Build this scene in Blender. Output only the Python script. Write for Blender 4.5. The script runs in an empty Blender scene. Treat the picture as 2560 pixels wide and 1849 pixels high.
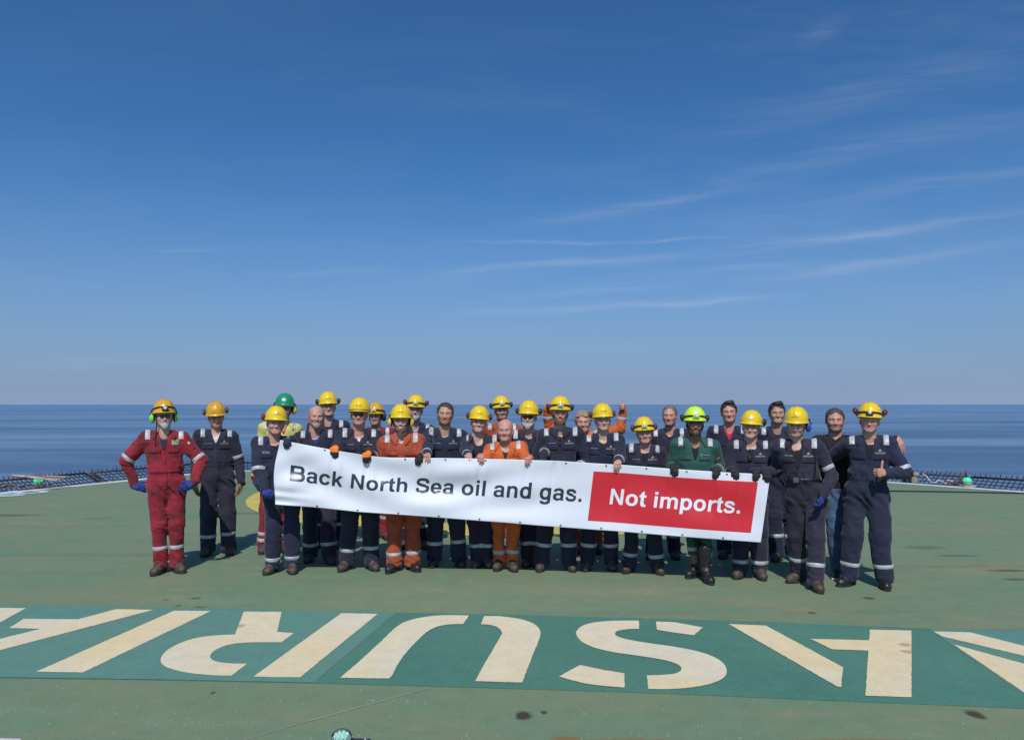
import bpy, math, random
import numpy as np
random.seed(7)
np.random.seed(7)
R = math.radians
scene = bpy.context.scene
COL = scene.collection
# ------------------------------------------------------------------ camera
F = 1900.0                       # focal length in pixels of the 2560 px wide photograph
PITCH = R(2.58)
CAMZ = 1.82
cam_d = bpy.data.cameras.new('camera')
cam = bpy.data.objects.new('camera', cam_d); COL.objects.link(cam)
cam.location = (0, 0, CAMZ)
cam.rotation_euler = (R(90) + PITCH, 0, 0)
cam_d.sensor_width = 36.0
cam_d.lens = 36.0 * F / 2560.0
cam_d.clip_start = 0.05; cam_d.clip_end = 300000
scene.camera = cam
# ------------------------------------------------------------------ sun and exposure
SUN_VEC = np.array([0.04, 0.80, -1.0]); SUN_VEC /= np.linalg.norm(SUN_VEC)
SUN_EL = math.asin(-SUN_VEC[2]); SUN_ROT = math.atan2(-SUN_VEC[0], -SUN_VEC[1])
sl = bpy.data.lights.new('sun', 'SUN'); sl.energy = 3.4; sl.angle = R(0.55); sl.color = (1.0, 0.955, 0.90)
so = bpy.data.objects.new('sun', sl); COL.objects.link(so)
from mathutils import Vector, Matrix
so.rotation_euler = Vector(tuple(SUN_VEC)).to_track_quat('-Z', 'Y').to_euler()
scene.view_settings.view_transform = 'Standard'
scene.view_settings.look = 'None'
scene.view_settings.exposure = 0.0
scene.view_settings.gamma = 1.0
scene.render.engine = 'CYCLES'
# ------------------------------------------------------------------ node helper
class NT:
    def __init__(s, tree):
        s.t = tree; s.n = tree.nodes; s.l = tree.links
    def node(s, typ, **kw):
        nd = s.n.new(typ)
        for k, v in kw.items():
            if k == 'inp':
                for a, b in v.items():
                    if isinstance(b, bpy.types.NodeSocket): s.l.new(b, nd.inputs[a])
                    else: nd.inputs[a].default_value = b
            else: setattr(nd, k, v)
        return nd
    def math(s, op, a, b=None, clamp=False):
        nd = s.n.new('ShaderNodeMath'); nd.operation = op; nd.use_clamp = clamp
        for i, x in enumerate((a, b)):
            if x is None: continue
            if isinstance(x, bpy.types.NodeSocket): s.l.new(x, nd.inputs[i])
            else: nd.inputs[i].default_value = x
        return nd.outputs[0]
    def mix(s, f, a, b, blend='MIX'):
        nd = s.n.new('ShaderNodeMix'); nd.data_type = 'RGBA'; nd.blend_type = blend
        for sock, x in ((nd.inputs['Factor'], f), (nd.inputs[6], a), (nd.inputs[7], b)):
            if isinstance(x, bpy.types.NodeSocket): s.l.new(x, sock)
            elif isinstance(x, (int, float)): sock.default_value = x
            else: sock.default_value = (x[0], x[1], x[2], 1)
        return nd.outputs[2]
    def ramp(s, f, a, b, ca=0.0, cb=1.0):
        nd = s.n.new('ShaderNodeMapRange'); nd.inputs[1].default_value = a; nd.inputs[2].default_value = b
        nd.inputs[3].default_value = ca; nd.inputs[4].default_value = cb
        s.l.new(f, nd.inputs[0]); return nd.outputs[0]
    def noise(s, vec, scale, detail=4, rough=0.55, dist=0.0):
        nd = s.n.new('ShaderNodeTexNoise'); nd.inputs['Scale'].default_value = scale
        nd.inputs['Detail'].default_value = detail; nd.inputs['Roughness'].default_value = rough
        nd.inputs['Distortion'].default_value = dist
        if vec is not None: s.l.new(vec, nd.inputs['Vector'])
        return nd.outputs['Fac']
    def mapping(s, vec, scale=(1, 1, 1), rot=(0, 0, 0), loc=(0, 0, 0)):
        nd = s.n.new('ShaderNodeMapping'); nd.inputs['Scale'].default_value = scale
        nd.inputs['Rotation'].default_value = rot; nd.inputs['Location'].default_value = loc
        s.l.new(vec, nd.inputs['Vector']); return nd.outputs[0]
def rgb(h):
    h = h.lstrip('#'); v = [int(h[i:i+2], 16) / 255 for i in (0, 2, 4)]
    return tuple(x / 12.92 if x <= .04045 else ((x + .055) / 1.055) ** 2.4 for x in v)
# ------------------------------------------------------------------ world: sky with thin cirrus
w = bpy.data.worlds.new('World'); scene.world = w; w.use_nodes = True
w.cycles.sampling_method = 'MANUAL'; w.cycles.sample_map_resolution = 256
T = NT(w.node_tree); T.n.clear()
sky = T.node('ShaderNodeTexSky', sky_type='NISHITA', sun_disc=False, sun_elevation=SUN_EL, sun_rotation=SUN_ROT,
             altitude=0.0, air_density=0.85, dust_density=1.3, ozone_density=2.2)
tc = T.node('ShaderNodeTexCoord')
sep = T.node('ShaderNodeSeparateXYZ', inp={0: tc.outputs['Generated']})
zc_ = T.math('MAXIMUM', sep.outputs[2], 0.03)
px_ = T.math('DIVIDE', sep.outputs[0], zc_); py_ = T.math('DIVIDE', sep.outputs[1], zc_)
ymx = T.math('MAXIMUM', sep.outputs[1], 0.05)
cmb = T.node('ShaderNodeCombineXYZ', inp={0: T.math('DIVIDE', sep.outputs[0], ymx), 1: T.math('DIVIDE', sep.outputs[2], ymx), 2: 0.0})
wob = T.node('ShaderNodeTexNoise', inp={'Scale': 3.5, 'Detail': 3, 'Vector': T.mapping(cmb.outputs[0], scale=(1, 3, 1))})
wv_ = T.node('ShaderNodeVectorMath', operation='MULTIPLY_ADD', inp={0: wob.outputs['Color'], 1: (0.09, 0.030, 0), 2: cmb.outputs[0]}).outputs[0]
wv_ = T.node('ShaderNodeVectorMath', operation='ADD', inp={0: wv_, 1: (-0.045, -0.015, 0)}).outputs[0]
# cirrus streaks: (azimuth tangent, elevation tangent) ends, soft width, strength
CIR = [(1040, 540, 1700, 519, 5, .75), (1020, 596, 1560, 560, 12, .60), (1480, 566, 2300, 462, 15, .70), (620, 608, 840, 592, 10, .42), (1180, 495, 1660, 403, 20, .45),
       (1040, 694, 1660, 658, 13, .65), (1400, 676, 1655, 660, 8, .5), (1680, 615, 2180, 546, 18, .60), (1600, 395, 2350, 222, 34, .30), (1790, 80, 1890, 25, 28, .24), (1120, 660, 1520, 612, 14, .35),
       (300, 551, 540, 545, 5, .32), (1500, 320, 2350, 70, 60, .20), (1420, 605, 1820, 574, 9, .42), (1950, 420, 2400, 350, 22, .25), (780, 640, 1180, 600, 22, .26), (1500, 500, 2300, 380, 40, .14), (0, 810, 420, 795, 22, .20)]
fib = T.ramp(T.noise(T.mapping(T.mapping(wv_, rot=(0, 0, -0.10)), scale=(5, 85, 1)), 1.0, 5, 0.62, 0.4), 0.30, 0.68)
cl = None
for k_, (xa, ya, xb, yb, wd_, st_) in enumerate(CIR):
    q = 2560 / 2268.0
    A_ = ((xa * q - 1280) / 1900, (1010 - ya * q) / 1900); B_ = ((xb * q - 1280) / 1900, (1010 - yb * q) / 1900)
    L_ = math.hypot(B_[0] - A_[0], B_[1] - A_[1]); an_ = math.atan2(B_[1] - A_[1], B_[0] - A_[0]); wn_ = wd_ * q / 1900
    loc_ = T.node('ShaderNodeMapping', vector_type='TEXTURE', inp={0: wv_, 'Location': ((A_[0] + B_[0]) / 2, (A_[1] + B_[1]) / 2, 0), 'Rotation': (0, 0, an_), 'Scale': (L_ * .72, wn_ * .8, 1)}).outputs[0]
    sp_ = T.node('ShaderNodeSeparateXYZ', inp={0: loc_})
    al = T.ramp(T.math('ABSOLUTE', sp_.outputs[0]), 0.15, 1.0, 1, 0)
    ac = T.math('EXPONENT', T.math('MULTIPLY', T.math('MULTIPLY', sp_.outputs[1], sp_.outputs[1]), -1.3))
    c_ = T.math('MULTIPLY', T.math('MULTIPLY', T.math('MULTIPLY', al, ac), fib), st_)
    cl = c_ if cl is None else T.math('ADD', cl, c_)
veil = T.ramp(T.noise(T.mapping(wv_, scale=(1.6, 9, 1), rot=(0, 0, -0.16)), 1.6, 5, 0.62, 0.3), 0.46, 0.78, 0, 0.16)
veil = T.math('MULTIPLY', veil, T.ramp(sep.outputs[0], -0.5, 0.4, 0.25, 1.0))
cl = T.math('MULTIPLY', T.math('ADD', cl, veil), T.ramp(sep.outputs[1], 0.05, 0.3))
cl = T.math('MULTIPLY', cl, 0.43, clamp=True)
skyc = T.mix(1.0, sky.outputs[0], (0.37, 0.77, 1.10), 'MULTIPLY')
hz = T.math('POWER', T.ramp(sep.outputs[2], 0.0, 0.34, 0.97, 0.0), 1.9)
skyc = T.mix(hz, skyc, (2.70, 3.50, 5.30))
skyc = T.mix(cl, skyc, (5.2, 5.9, 7.2))
bg = T.node('ShaderNodeBackground', inp={0: skyc, 1: 0.10})
T.node('ShaderNodeOutputWorld', inp={0: bg.outputs[0]})
# ------------------------------------------------------------------ projections (photo pixel -> place)
CP, SP = math.cos(PITCH), math.sin(PITCH)
def ray(u, v):
    x = (u - 1280.0) / F; y = -(v - 924.0) / F
    return np.array([x, CP - y * SP, SP + y * CP])
def at(u, v, Y):
    d = ray(u, v); return np.array([0, 0, CAMZ]) + d * (Y / d[1])
def ground(u, v, z=0.0):
    d = ray(u, v); return np.array([0, 0, CAMZ]) + d * ((z - CAMZ) / d[2])
# ------------------------------------------------------------------ materials
MATS = {}
def pmat(name, color, rough=0.6, metal=0.0, spec=0.5, coat=0.0, var=0.0, vscale=8, bump=0.0, bscale=60, attr=False,
         emit=None, estr=0.0, sheen=0.0, alpha=1.0, dirt=None, dscale=4, dlo=.5, dhi=.7, trans=0.0):
    if name in MATS: return MATS[name]
    m = bpy.data.materials.new(name); m.use_nodes = True
    t = NT(m.node_tree); b = t.n['Principled BSDF']
    b.inputs['Roughness'].default_value = rough; b.inputs['Metallic'].default_value = metal
    b.inputs['Specular IOR Level'].default_value = spec; b.inputs['Coat Weight'].default_value = coat
    b.inputs['Sheen Weight'].default_value = sheen; b.inputs['Alpha'].default_value = alpha
    b.inputs['Transmission Weight'].default_value = trans
    tcn = t.node('ShaderNodeTexCoord'); vec = tcn.outputs['Object']
    if attr:
        a = t.node('ShaderNodeAttribute', attribute_name='col'); c = a.outputs['Color']
    else:
        c = t.node('ShaderNodeRGB').outputs[0]; c.default_value = (*color, 1)
    if var:
        n = t.noise(vec, vscale, 5, 0.6)
        f = t.ramp(n, 0.3, 0.7, 1 - var, 1 + var)
        cv = t.node('ShaderNodeCombineXYZ', inp={0: f, 1: f, 2: f}).outputs[0]
        c = t.mix(1.0, c, cv, 'MULTIPLY')
    if dirt:
        n = t.noise(vec, dscale, 6, 0.65, 0.4)
        c = t.mix(t.ramp(n, dlo, dhi, 0, 0.8), c, dirt)
    t.l.new(c, b.inputs['Base Color'])
    if emit:
        b.inputs['Emission Color'].default_value = (*emit, 1); b.inputs['Emission Strength'].default_value = estr
    if bump:
        bn = t.node('ShaderNodeBump', inp={'Strength': 1.0, 'Distance': bump, 'Height': t.noise(vec, bscale, 3, 0.6)})
        t.l.new(bn.outputs[0], b.inputs['Normal'])
    MATS[name] = m; return m
def cloth(name, color, dirt=(0.03, 0.02, 0.018), damt=0.5, dlo=0.52, fade=1.12):
    if name in MATS: return MATS[name]
    m = bpy.data.materials.new(name); m.use_nodes = True
    t = NT(m.node_tree); b = t.n['Principled BSDF']
    b.inputs['Roughness'].default_value = 0.88; b.inputs['Specular IOR Level'].default_value = 0.25
    b.inputs['Sheen Weight'].default_value = 0.12
    vec = t.node('ShaderNodeTexCoord').outputs['Object']
    n1 = t.noise(vec, 3.2, 6, 0.65, 0.3)
    c = t.mix(t.ramp(n1, 0.35, 0.7), color, tuple(min(1, x * fade + 0.008) for x in color))
    n2 = t.noise(t.mapping(vec, loc=(3, 7, 1)), 4.5, 7, 0.7, 0.5)
    c = t.mix(t.ramp(n2, dlo, dlo + 0.2, 0, damt), c, dirt)
    t.l.new(c, b.inputs['Base Color'])
    # creases: ridged noise, slightly stretched, and fine weave
    f1 = t.noise(t.mapping(vec, scale=(1, 1, 1.9), rot=(0.3, 0.5, 0)), 9.0, 4, 0.5, 0.9)
    r1 = t.math('ABSOLUTE', t.math('SUBTRACT', f1, 0.5))
    f2 = t.noise(vec, 30.0, 3, 0.5, 0.6)
    r2 = t.math('ABSOLUTE', t.math('SUBTRACT', f2, 0.5))
    hgt = t.math('ADD', t.math('MULTIPLY', r1, 1.0), t.math('MULTIPLY', r2, 0.22))
    bn = t.node('ShaderNodeBump', inp={'Strength': 0.7, 'Distance': 0.014, 'Height': hgt})
    t.l.new(bn.outputs[0], b.inputs['Normal'])
    MATS[name] = m; return m
C_NAVY = (0.017, 0.020, 0.045)
BLACKP = pmat('black_plastic', (0.012, 0.012, 0.014), 0.45)
TAPE = pmat('reflective_tape', (0.44, 0.45, 0.455), 0.42, spec=0.6, var=0.16, vscale=26, bump=0.006, bscale=30, dirt=(0.14, 0.13, 0.12), dscale=14, dlo=0.56, dhi=0.75)
SKIN = pmat('skin', (0.5, 0.3, 0.2), 0.5, spec=0.4, attr=True, var=0.07, vscale=60, bump=0.0012, bscale=180)
WHITE_TXT = pmat('white_print', (0.36, 0.36, 0.36), 0.7)
# ------------------------------------------------------------------ mesh helpers
def mesh_fast(name, V, faces, smooth=True):
    """faces: (n,4) int array, or list of index tuples"""
    me = bpy.data.meshes.new(name)
    V = np.asarray(V, dtype=np.float32)
    if isinstance(faces, np.ndarray):
        nf, k = faces.shape
        me.vertices.add(len(V)); me.vertices.foreach_set('co', V.ravel())
        me.loops.add(nf * k); me.loops.foreach_set('vertex_index', faces.astype(np.int32).ravel())
        me.polygons.add(nf); me.polygons.foreach_set('loop_start', np.arange(0, nf * k, k, dtype=np.int32))
        me.update(calc_edges=True); me.validate()
    else:
        me.from_pydata([tuple(map(float, v)) for v in V], [], [tuple(int(i) for i in f) for f in faces])
    if smooth: me.polygons.foreach_set('use_smooth', [True] * len(me.polygons))
    me.update()
    return me
def link(name, me, mats, parent=None, loc=None):
    o = bpy.data.objects.new(name, me); COL.objects.link(o)
    for m in (mats if isinstance(mats, (list, tuple)) else [mats]): me.materials.append(m)
    if parent is not None: o.parent = parent
    if loc is not None: o.location = tuple(float(x) for x in loc)
    return o
def tag(o, label=None, cat=None, group=None, kind=None):
    if label: o['label'] = label
    if cat: o['category'] = cat
    if group: o['group'] = group
    if kind: o['kind'] = kind
    return o
def colattr(me, C):
    a = me.color_attributes.new('col', 'FLOAT_COLOR', 'POINT')
    C4 = np.ones((len(C), 4), dtype=np.float32); C4[:, :3] = C
    a.data.foreach_set('color', C4.ravel())
class MB:
    """collects shapes into one mesh with material slots"""
    def __init__(s): s.V = []; s.F = []; s.M = []; s.S = []
    def add(s, V, Fc, mi=0, smooth=True):
        o = len(s.V); s.V += [tuple(float(c) for c in v) for v in V]
        for f in Fc: s.F.append(tuple(int(i) + o for i in f)); s.M.append(mi); s.S.append(smooth)
    def box(s, c, h, mi=0, M=None, bev=0.0):
        c = np.array(c, float); h = np.array(h, float)
        if bev <= 0:
            P = np.array([[x, y, z] for z in (-1, 1) for y in (-1, 1) for x in (-1, 1)], float) * h
            Fc = [(0, 2, 3, 1), (4, 5, 7, 6), (0, 1, 5, 4), (2, 6, 7, 3), (0, 4, 6, 2), (1, 3, 7, 5)]
        else:
            P = []; 
            hh = h - bev
            prof = [(hh[0], hh[1], -h[2]), (h[0], hh[1], -hh[2]), (h[0], hh[1], hh[2]), (hh[0], hh[1], h[2])]
            rings = []
            for (a, _, z) in prof:
                bx = a; by = hh[1] if a == hh[0] else h[1]
                cx = bx - (bev if a == h[0] else 0); cy = by - (bev if a == h[0] else 0)
                if a == hh[0]:
                    ring = [(hh[0], -hh[1]), (hh[0], hh[1]), (hh[0], hh[1]), (-hh[0], hh[1]), (-hh[0], hh[1]), (-hh[0], -hh[1]), (-hh[0], -hh[1]), (hh[0], -hh[1])]
                else:
                    ring = [(h[0], -hh[1]), (h[0], hh[1]), (hh[0], h[1]), (-hh[0], h[1]), (-h[0], hh[1]), (-h[0], -hh[1]), (-hh[0], -h[1]), (hh[0], -h[1])]
                rings.append([(x, y, z) for x, y in ring])
            P = np.array([p for r in rings for p in r]); Fc = []
            for i in range(3):
                for j in range(8): Fc.append((i * 8 + j, i * 8 + (j + 1) % 8, (i + 1) * 8 + (j + 1) % 8, (i + 1) * 8 + j))
            Fc.append(tuple(range(7, -1, -1))); Fc.append(tuple(range(24, 32)))
        if M is not None: P = P @ np.array(M).T
        s.add(P + c, Fc, mi, False)
    def tube(s, pts, r, n=8, mi=0, caps=True, closed=False):
        pts = [np.array(p, float) for p in pts]; k = len(pts)
        rs = r if isinstance(r, (list, tuple)) else [r] * k
        V = []; up = np.array([0.0, 0, 1])
        for i, p in enumerate(pts):
            a = pts[i - 1] if (i > 0 or closed) else p; b = pts[(i + 1) % k] if (i < k - 1 or closed) else p
            t = b - a; t /= (np.linalg.norm(t) + 1e-9)
            ref = up if abs(t[2]) < .95 else np.array([1.0, 0, 0])
            u = np.cross(t, ref); u /= np.linalg.norm(u); v = np.cross(t, u)
            for j in range(n):
                A = 2 * math.pi * j / n; V.append(p + rs[i] * (u * math.cos(A) + v * math.sin(A)))
        Fc = []
        for i in range(k if closed else k - 1):
            for j in range(n):
                a = i * n + j; b = i * n + (j + 1) % n; i2 = (i + 1) % k
                Fc.append((a, b, i2 * n + (j + 1) % n, i2 * n + j))
        if caps and not closed: Fc += [tuple(range(n - 1, -1, -1)), tuple((k - 1) * n + j for j in range(n))]
        s.add(V, Fc, mi)
    def lathe(s, prof, c, n=32, mi=0, M=None, cap=True):
        V = []; Fc = []; k = len(prof)
        for (r, z) in prof:
            for j in range(n):
                A = 2 * math.pi * j / n; V.append((r * math.cos(A), r * math.sin(A), z))
        for i in range(k - 1):
            for j in range(n): Fc.append((i * n + j, i * n + (j + 1) % n, (i + 1) * n + (j + 1) % n, (i + 1) * n + j))
        if cap: Fc += [tuple(range(n - 1, -1, -1)), tuple((k - 1) * n + j for j in range(n))]
        V = np.array(V)
        if M is not None: V = V @ np.array(M).T
        s.add(V + np.array(c), Fc, mi)
    def ell(s, c, r, n=20, m=12, mi=0, M=None):
        V = []; Fc = []
        for i in range(m + 1):
            ph = math.pi * i / m
            for j in range(n):
                A = 2 * math.pi * j / n
                V.append((r[0] * math.sin(ph) * math.cos(A), r[1] * math.sin(ph) * math.sin(A), r[2] * math.cos(ph)))
        for i in range(m):
            for j in range(n): Fc.append((i * n + j, (i + 1) * n + j, (i + 1) * n + (j + 1) % n, i * n + (j + 1) % n))
        V = np.array(V)
        if M is not None: V = V @ np.array(M).T
        s.add(V + np.array(c), Fc, mi)
    def grid(s, P, mi=0, closed_u=False):
        P = np.asarray(P); a, b = P.shape[:2]; Fc = []
        for i in range(a if closed_u else a - 1):
            for j in range(b - 1):
                i2 = (i + 1) % a; Fc.append((i * b + j, i2 * b + j, i2 * b + j + 1, i * b + j + 1))
        s.add(P.reshape(-1, 3), Fc, mi)
    def build(s, name, mats, parent=None, loc=None, M=None, off=None):
        V = np.array(s.V)
        if M is not None: V = V @ np.array(M).T
        if off is not None: V = V + np.array(off)
        me = mesh_fast(name, V, s.F, False)
        me.polygons.foreach_set('material_index', s.M); me.polygons.foreach_set('use_smooth', s.S)
        return link(name, me, mats, parent, loc)
def poly_prism(name, pts2, z0, z1, mats, parent=None, loc=None):
    n = len(pts2)
    V = [(x, y, z0) for x, y in pts2] + [(x, y, z1) for x, y in pts2]
    Fc = [tuple(range(n - 1, -1, -1)), tuple(range(n, 2 * n))] + [(i, (i + 1) % n, n + (i + 1) % n, n + i) for i in range(n)]
    return link(name, mesh_fast(name, V, Fc, False), mats, parent, loc)
def sheet(name, pts, z, mat, parent=None, gran=False):
    """flat painted marking from ground points; faces up"""
    V = [(p[0], p[1], z) for p in pts]
    area = sum(V[i][0] * V[(i + 1) % len(V)][1] - V[(i + 1) % len(V)][0] * V[i][1] for i in range(len(V)))
    idx = list(range(len(V)))
    if area < 0: idx.reverse()
    return link(name, mesh_fast(name, V, [idx], False), mat, parent)
# ------------------------------------------------------------------ implicit surfaces (numpy)
LAT = np.random.rand(32, 32, 32).astype(np.float32)
def vnoise(P, f, off=0.0):
    q = P * np.asarray(f, dtype=np.float32) + np.float32(off)
    i = np.floor(q).astype(np.int32); t = (q - i).astype(np.float32); t = t * t * (3 - 2 * t)
    i0 = i & 31; i1 = (i + 1) & 31
    x, y, z = t[..., 0], t[..., 1], t[..., 2]
    def L(a, b, c): return LAT[a, b, c]
    X0, Y0, Z0 = i0[..., 0], i0[..., 1], i0[..., 2]; X1, Y1, Z1 = i1[..., 0], i1[..., 1], i1[..., 2]
    a = L(X0, Y0, Z0) * (1 - x) + L(X1, Y0, Z0) * x; b = L(X0, Y1, Z0) * (1 - x) + L(X1, Y1, Z0) * x
    c = L(X0, Y0, Z1) * (1 - x) + L(X1, Y0, Z1) * x; d = L(X0, Y1, Z1) * (1 - x) + L(X1, Y1, Z1) * x
    return (a * (1 - y) + b * y) * (1 - z) + (c * (1 - y) + d * y) * z
class Field:
    def __init__(s, lo, hi, h):
        s.h = h; s.lo = np.array(lo, float) - 3 * h; hi = np.array(hi, float) + 3 * h
        s.n = np.ceil((hi - s.lo) / h).astype(int) + 1
        s.ax = [(s.lo[i] + h * np.arange(s.n[i])).astype(np.float32) for i in range(3)]
        s.D = np.full(tuple(s.n), 0.5, dtype=np.float32)
    def _sub(s, lo, hi):
        a = np.clip(np.floor((np.asarray(lo) - s.lo) / s.h).astype(int), 0, s.n - 1)
        b = np.clip(np.ceil((np.asarray(hi) - s.lo) / s.h).astype(int) + 1, 1, s.n)
        if (b <= a).any(): return None
        sl = tuple(slice(a[i], b[i]) for i in range(3))
        X, Y, Z = np.meshgrid(*[s.ax[i][sl[i]] for i in range(3)], indexing='ij', sparse=True)
        return sl, X, Y, Z
    def _mix(s, sl, d, k, op):
        A = s.D[sl]
        if op == 'sub':
            hh = np.clip(0.5 - 0.5 * (A + d) / k, 0, 1); s.D[sl] = A * (1 - hh) - d * hh + k * hh * (1 - hh)
        else:
            hh = np.clip(0.5 + 0.5 * (A - d) / k, 0, 1); s.D[sl] = A * (1 - hh) + d * hh - k * hh * (1 - hh)
    def cone(s, a, b, r1, r2, k=0.02, op='add', m=None, flat=None):
        a = np.asarray(a, float); b = np.asarray(b, float); mg = max(r1, r2) + (m if m else 0.05 + k)
        q = s._sub(np.minimum(a, b) - mg, np.maximum(a, b) + mg)
        if q is None: return
        sl, X, Y, Z = q; ab = b - a; L2 = float(ab @ ab) + 1e-9
        t = np.clip(((X - a[0]) * ab[0] + (Y - a[1]) * ab[1] + (Z - a[2]) * ab[2]) / L2, 0, 1)
        d = np.sqrt((X - a[0] - t * ab[0]) ** 2 + (Y - a[1] - t * ab[1]) ** 2 + (Z - a[2] - t * ab[2]) ** 2) - (r1 + (r2 - r1) * t)
        s._mix(sl, d.astype(np.float32), k, op)
    def ell(s, c, r, k=0.02, op='add', M=None):
        c = np.asarray(c, float); r = np.asarray(r, float); mg = r.max() + 0.05 + k
        q = s._sub(c - mg, c + mg)
        if q is None: return
        sl, X, Y, Z = q; X = X - c[0]; Y = Y - c[1]; Z = Z - c[2]
        if M is not None:
            M = np.asarray(M)   # world = M @ local ; local = M.T @ world
            X, Y, Z = (M[0, i] * X + M[1, i] * Y + M[2, i] * Z for i in range(3))
        k0 = np.sqrt((X / r[0]) ** 2 + (Y / r[1]) ** 2 + (Z / r[2]) ** 2) + 1e-6
        k1 = np.sqrt((X / r[0] ** 2) ** 2 + (Y / r[1] ** 2) ** 2 + (Z / r[2] ** 2) ** 2) + 1e-6
        s._mix(sl, (k0 * (k0 - 1) / k1).astype(np.float32), k, op)
    def cut_below(s, z):
        s.D = np.maximum(s.D, (z - s.ax[2])[None, None, :])
    def near(s, w):
        I = np.argwhere(np.abs(s.D) < w); P = (I * s.h + s.lo).astype(np.float32); return I, P
    def mesh(s):
        D = s.D; S = D < 0; h = s.h; lo = s.lo
        cnt = np.zeros(tuple(s.n - 1), np.int8)
        for dx in (0, 1):
            for dy in (0, 1):
                for dz in (0, 1):
                    cnt += S[dx:s.n[0] - 1 + dx, dy:s.n[1] - 1 + dy, dz:s.n[2] - 1 + dz]
        act = (cnt > 0) & (cnt < 8)
        I = np.argwhere(act); idx = np.full(act.shape, -1, np.int32); idx[act] = np.arange(len(I))
        acc = np.zeros((len(I), 3)); num = np.zeros(len(I))
        cs = [(a, b, c) for a in (0, 1) for b in (0, 1) for c in (0, 1)]
        val = {c: D[I[:, 0] + c[0], I[:, 1] + c[1], I[:, 2] + c[2]] for c in cs}
        for a in cs:
            for ax in range(3):
                if a[ax] == 0:
                    b = list(a); b[ax] = 1; b = tuple(b); va, vb = val[a], val[b]
                    cr = (va < 0) != (vb < 0); t = va / (va - vb + 1e-12)
                    for j in range(3):
                        acc[:, j] += np.where(cr, a[j] + (t if j == ax else 0), 0)
                    num += cr
        V = (I + acc / np.maximum(num, 1)[:, None]) * h + lo
        Q = []
        for ax in range(3):
            sa = [slice(0, None)] * 3; sb = [slice(0, None)] * 3
            sa[ax] = slice(0, -1); sb[ax] = slice(1, None)
            A = S[tuple(sa)]; B = S[tuple(sb)]
            o1, o2 = [j for j in range(3) if j != ax]
            for sgn in (0, 1):
                E = np.argwhere((A & ~B) if sgn == 0 else (~A & B))
                ok = (E[:, o1] > 0) & (E[:, o2] > 0) & (E[:, o1] < s.n[o1] - 1) & (E[:, o2] < s.n[o2] - 1)
                E = E[ok]
                def cell(d1, d2):
                    c = E.copy(); c[:, o1] += d1; c[:, o2] += d2; return idx[c[:, 0], c[:, 1], c[:, 2]]
                q = np.stack([cell(-1, -1), cell(0, -1), cell(0, 0), cell(-1, 0)], 1)
                flip = (sgn == 1) ^ (ax == 1)
                if flip: q = q[:, ::-1]
                Q.append(q)
        Q = np.concatenate(Q) if Q else np.zeros((0, 4), int)
        Q = Q[(Q >= 0).all(1)]
        return V, Q
    def sample(s, P):
        q = (np.asarray(P) - s.lo) / s.h; q = np.clip(q, 0, s.n - 1.001); i = np.floor(q).astype(int); t = q - i
        i1 = i + 1; D = s.D; out = 0
        for a in (0, 1):
            for b in (0, 1):
                for c in (0, 1):
                    wgt = (t[..., 0] if a else 1 - t[..., 0]) * (t[..., 1] if b else 1 - t[..., 1]) * (t[..., 2] if c else 1 - t[..., 2])
                    out = out + wgt * D[(i1 if a else i)[..., 0], (i1 if b else i)[..., 1], (i1 if c else i)[..., 2]]
        return out
    def march(s, O, Dr, maxd, steps=60, inside=False):
        """distance along Dr from O to the first surface crossing (out->in, or in->out)"""
        O = np.asarray(O, float); Dr = np.asarray(Dr, float)
        ts = np.linspace(0, maxd, steps); res = np.full(O.shape[:-1], maxd); done = np.zeros(O.shape[:-1], bool)
        prev = s.sample(O)
        for i in range(1, steps):
            cur = s.sample(O + Dr * ts[i]); hit = ((cur > 0) if inside else (cur < 0)) & ~done
            t = ts[i - 1] + (ts[i] - ts[i - 1]) * np.clip(prev / (prev - cur + 1e-9), 0, 1)
            res = np.where(hit, t, res); done |= hit; prev = cur
        return res, done
def join_parts(parts):
    V = []; Q = []; C = []; o = 0
    for v, q, c in parts: V.append(v); Q.append(q + o); C.append(c); o += len(v)
    return np.concatenate(V), np.concatenate(Q), np.concatenate(C)
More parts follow.
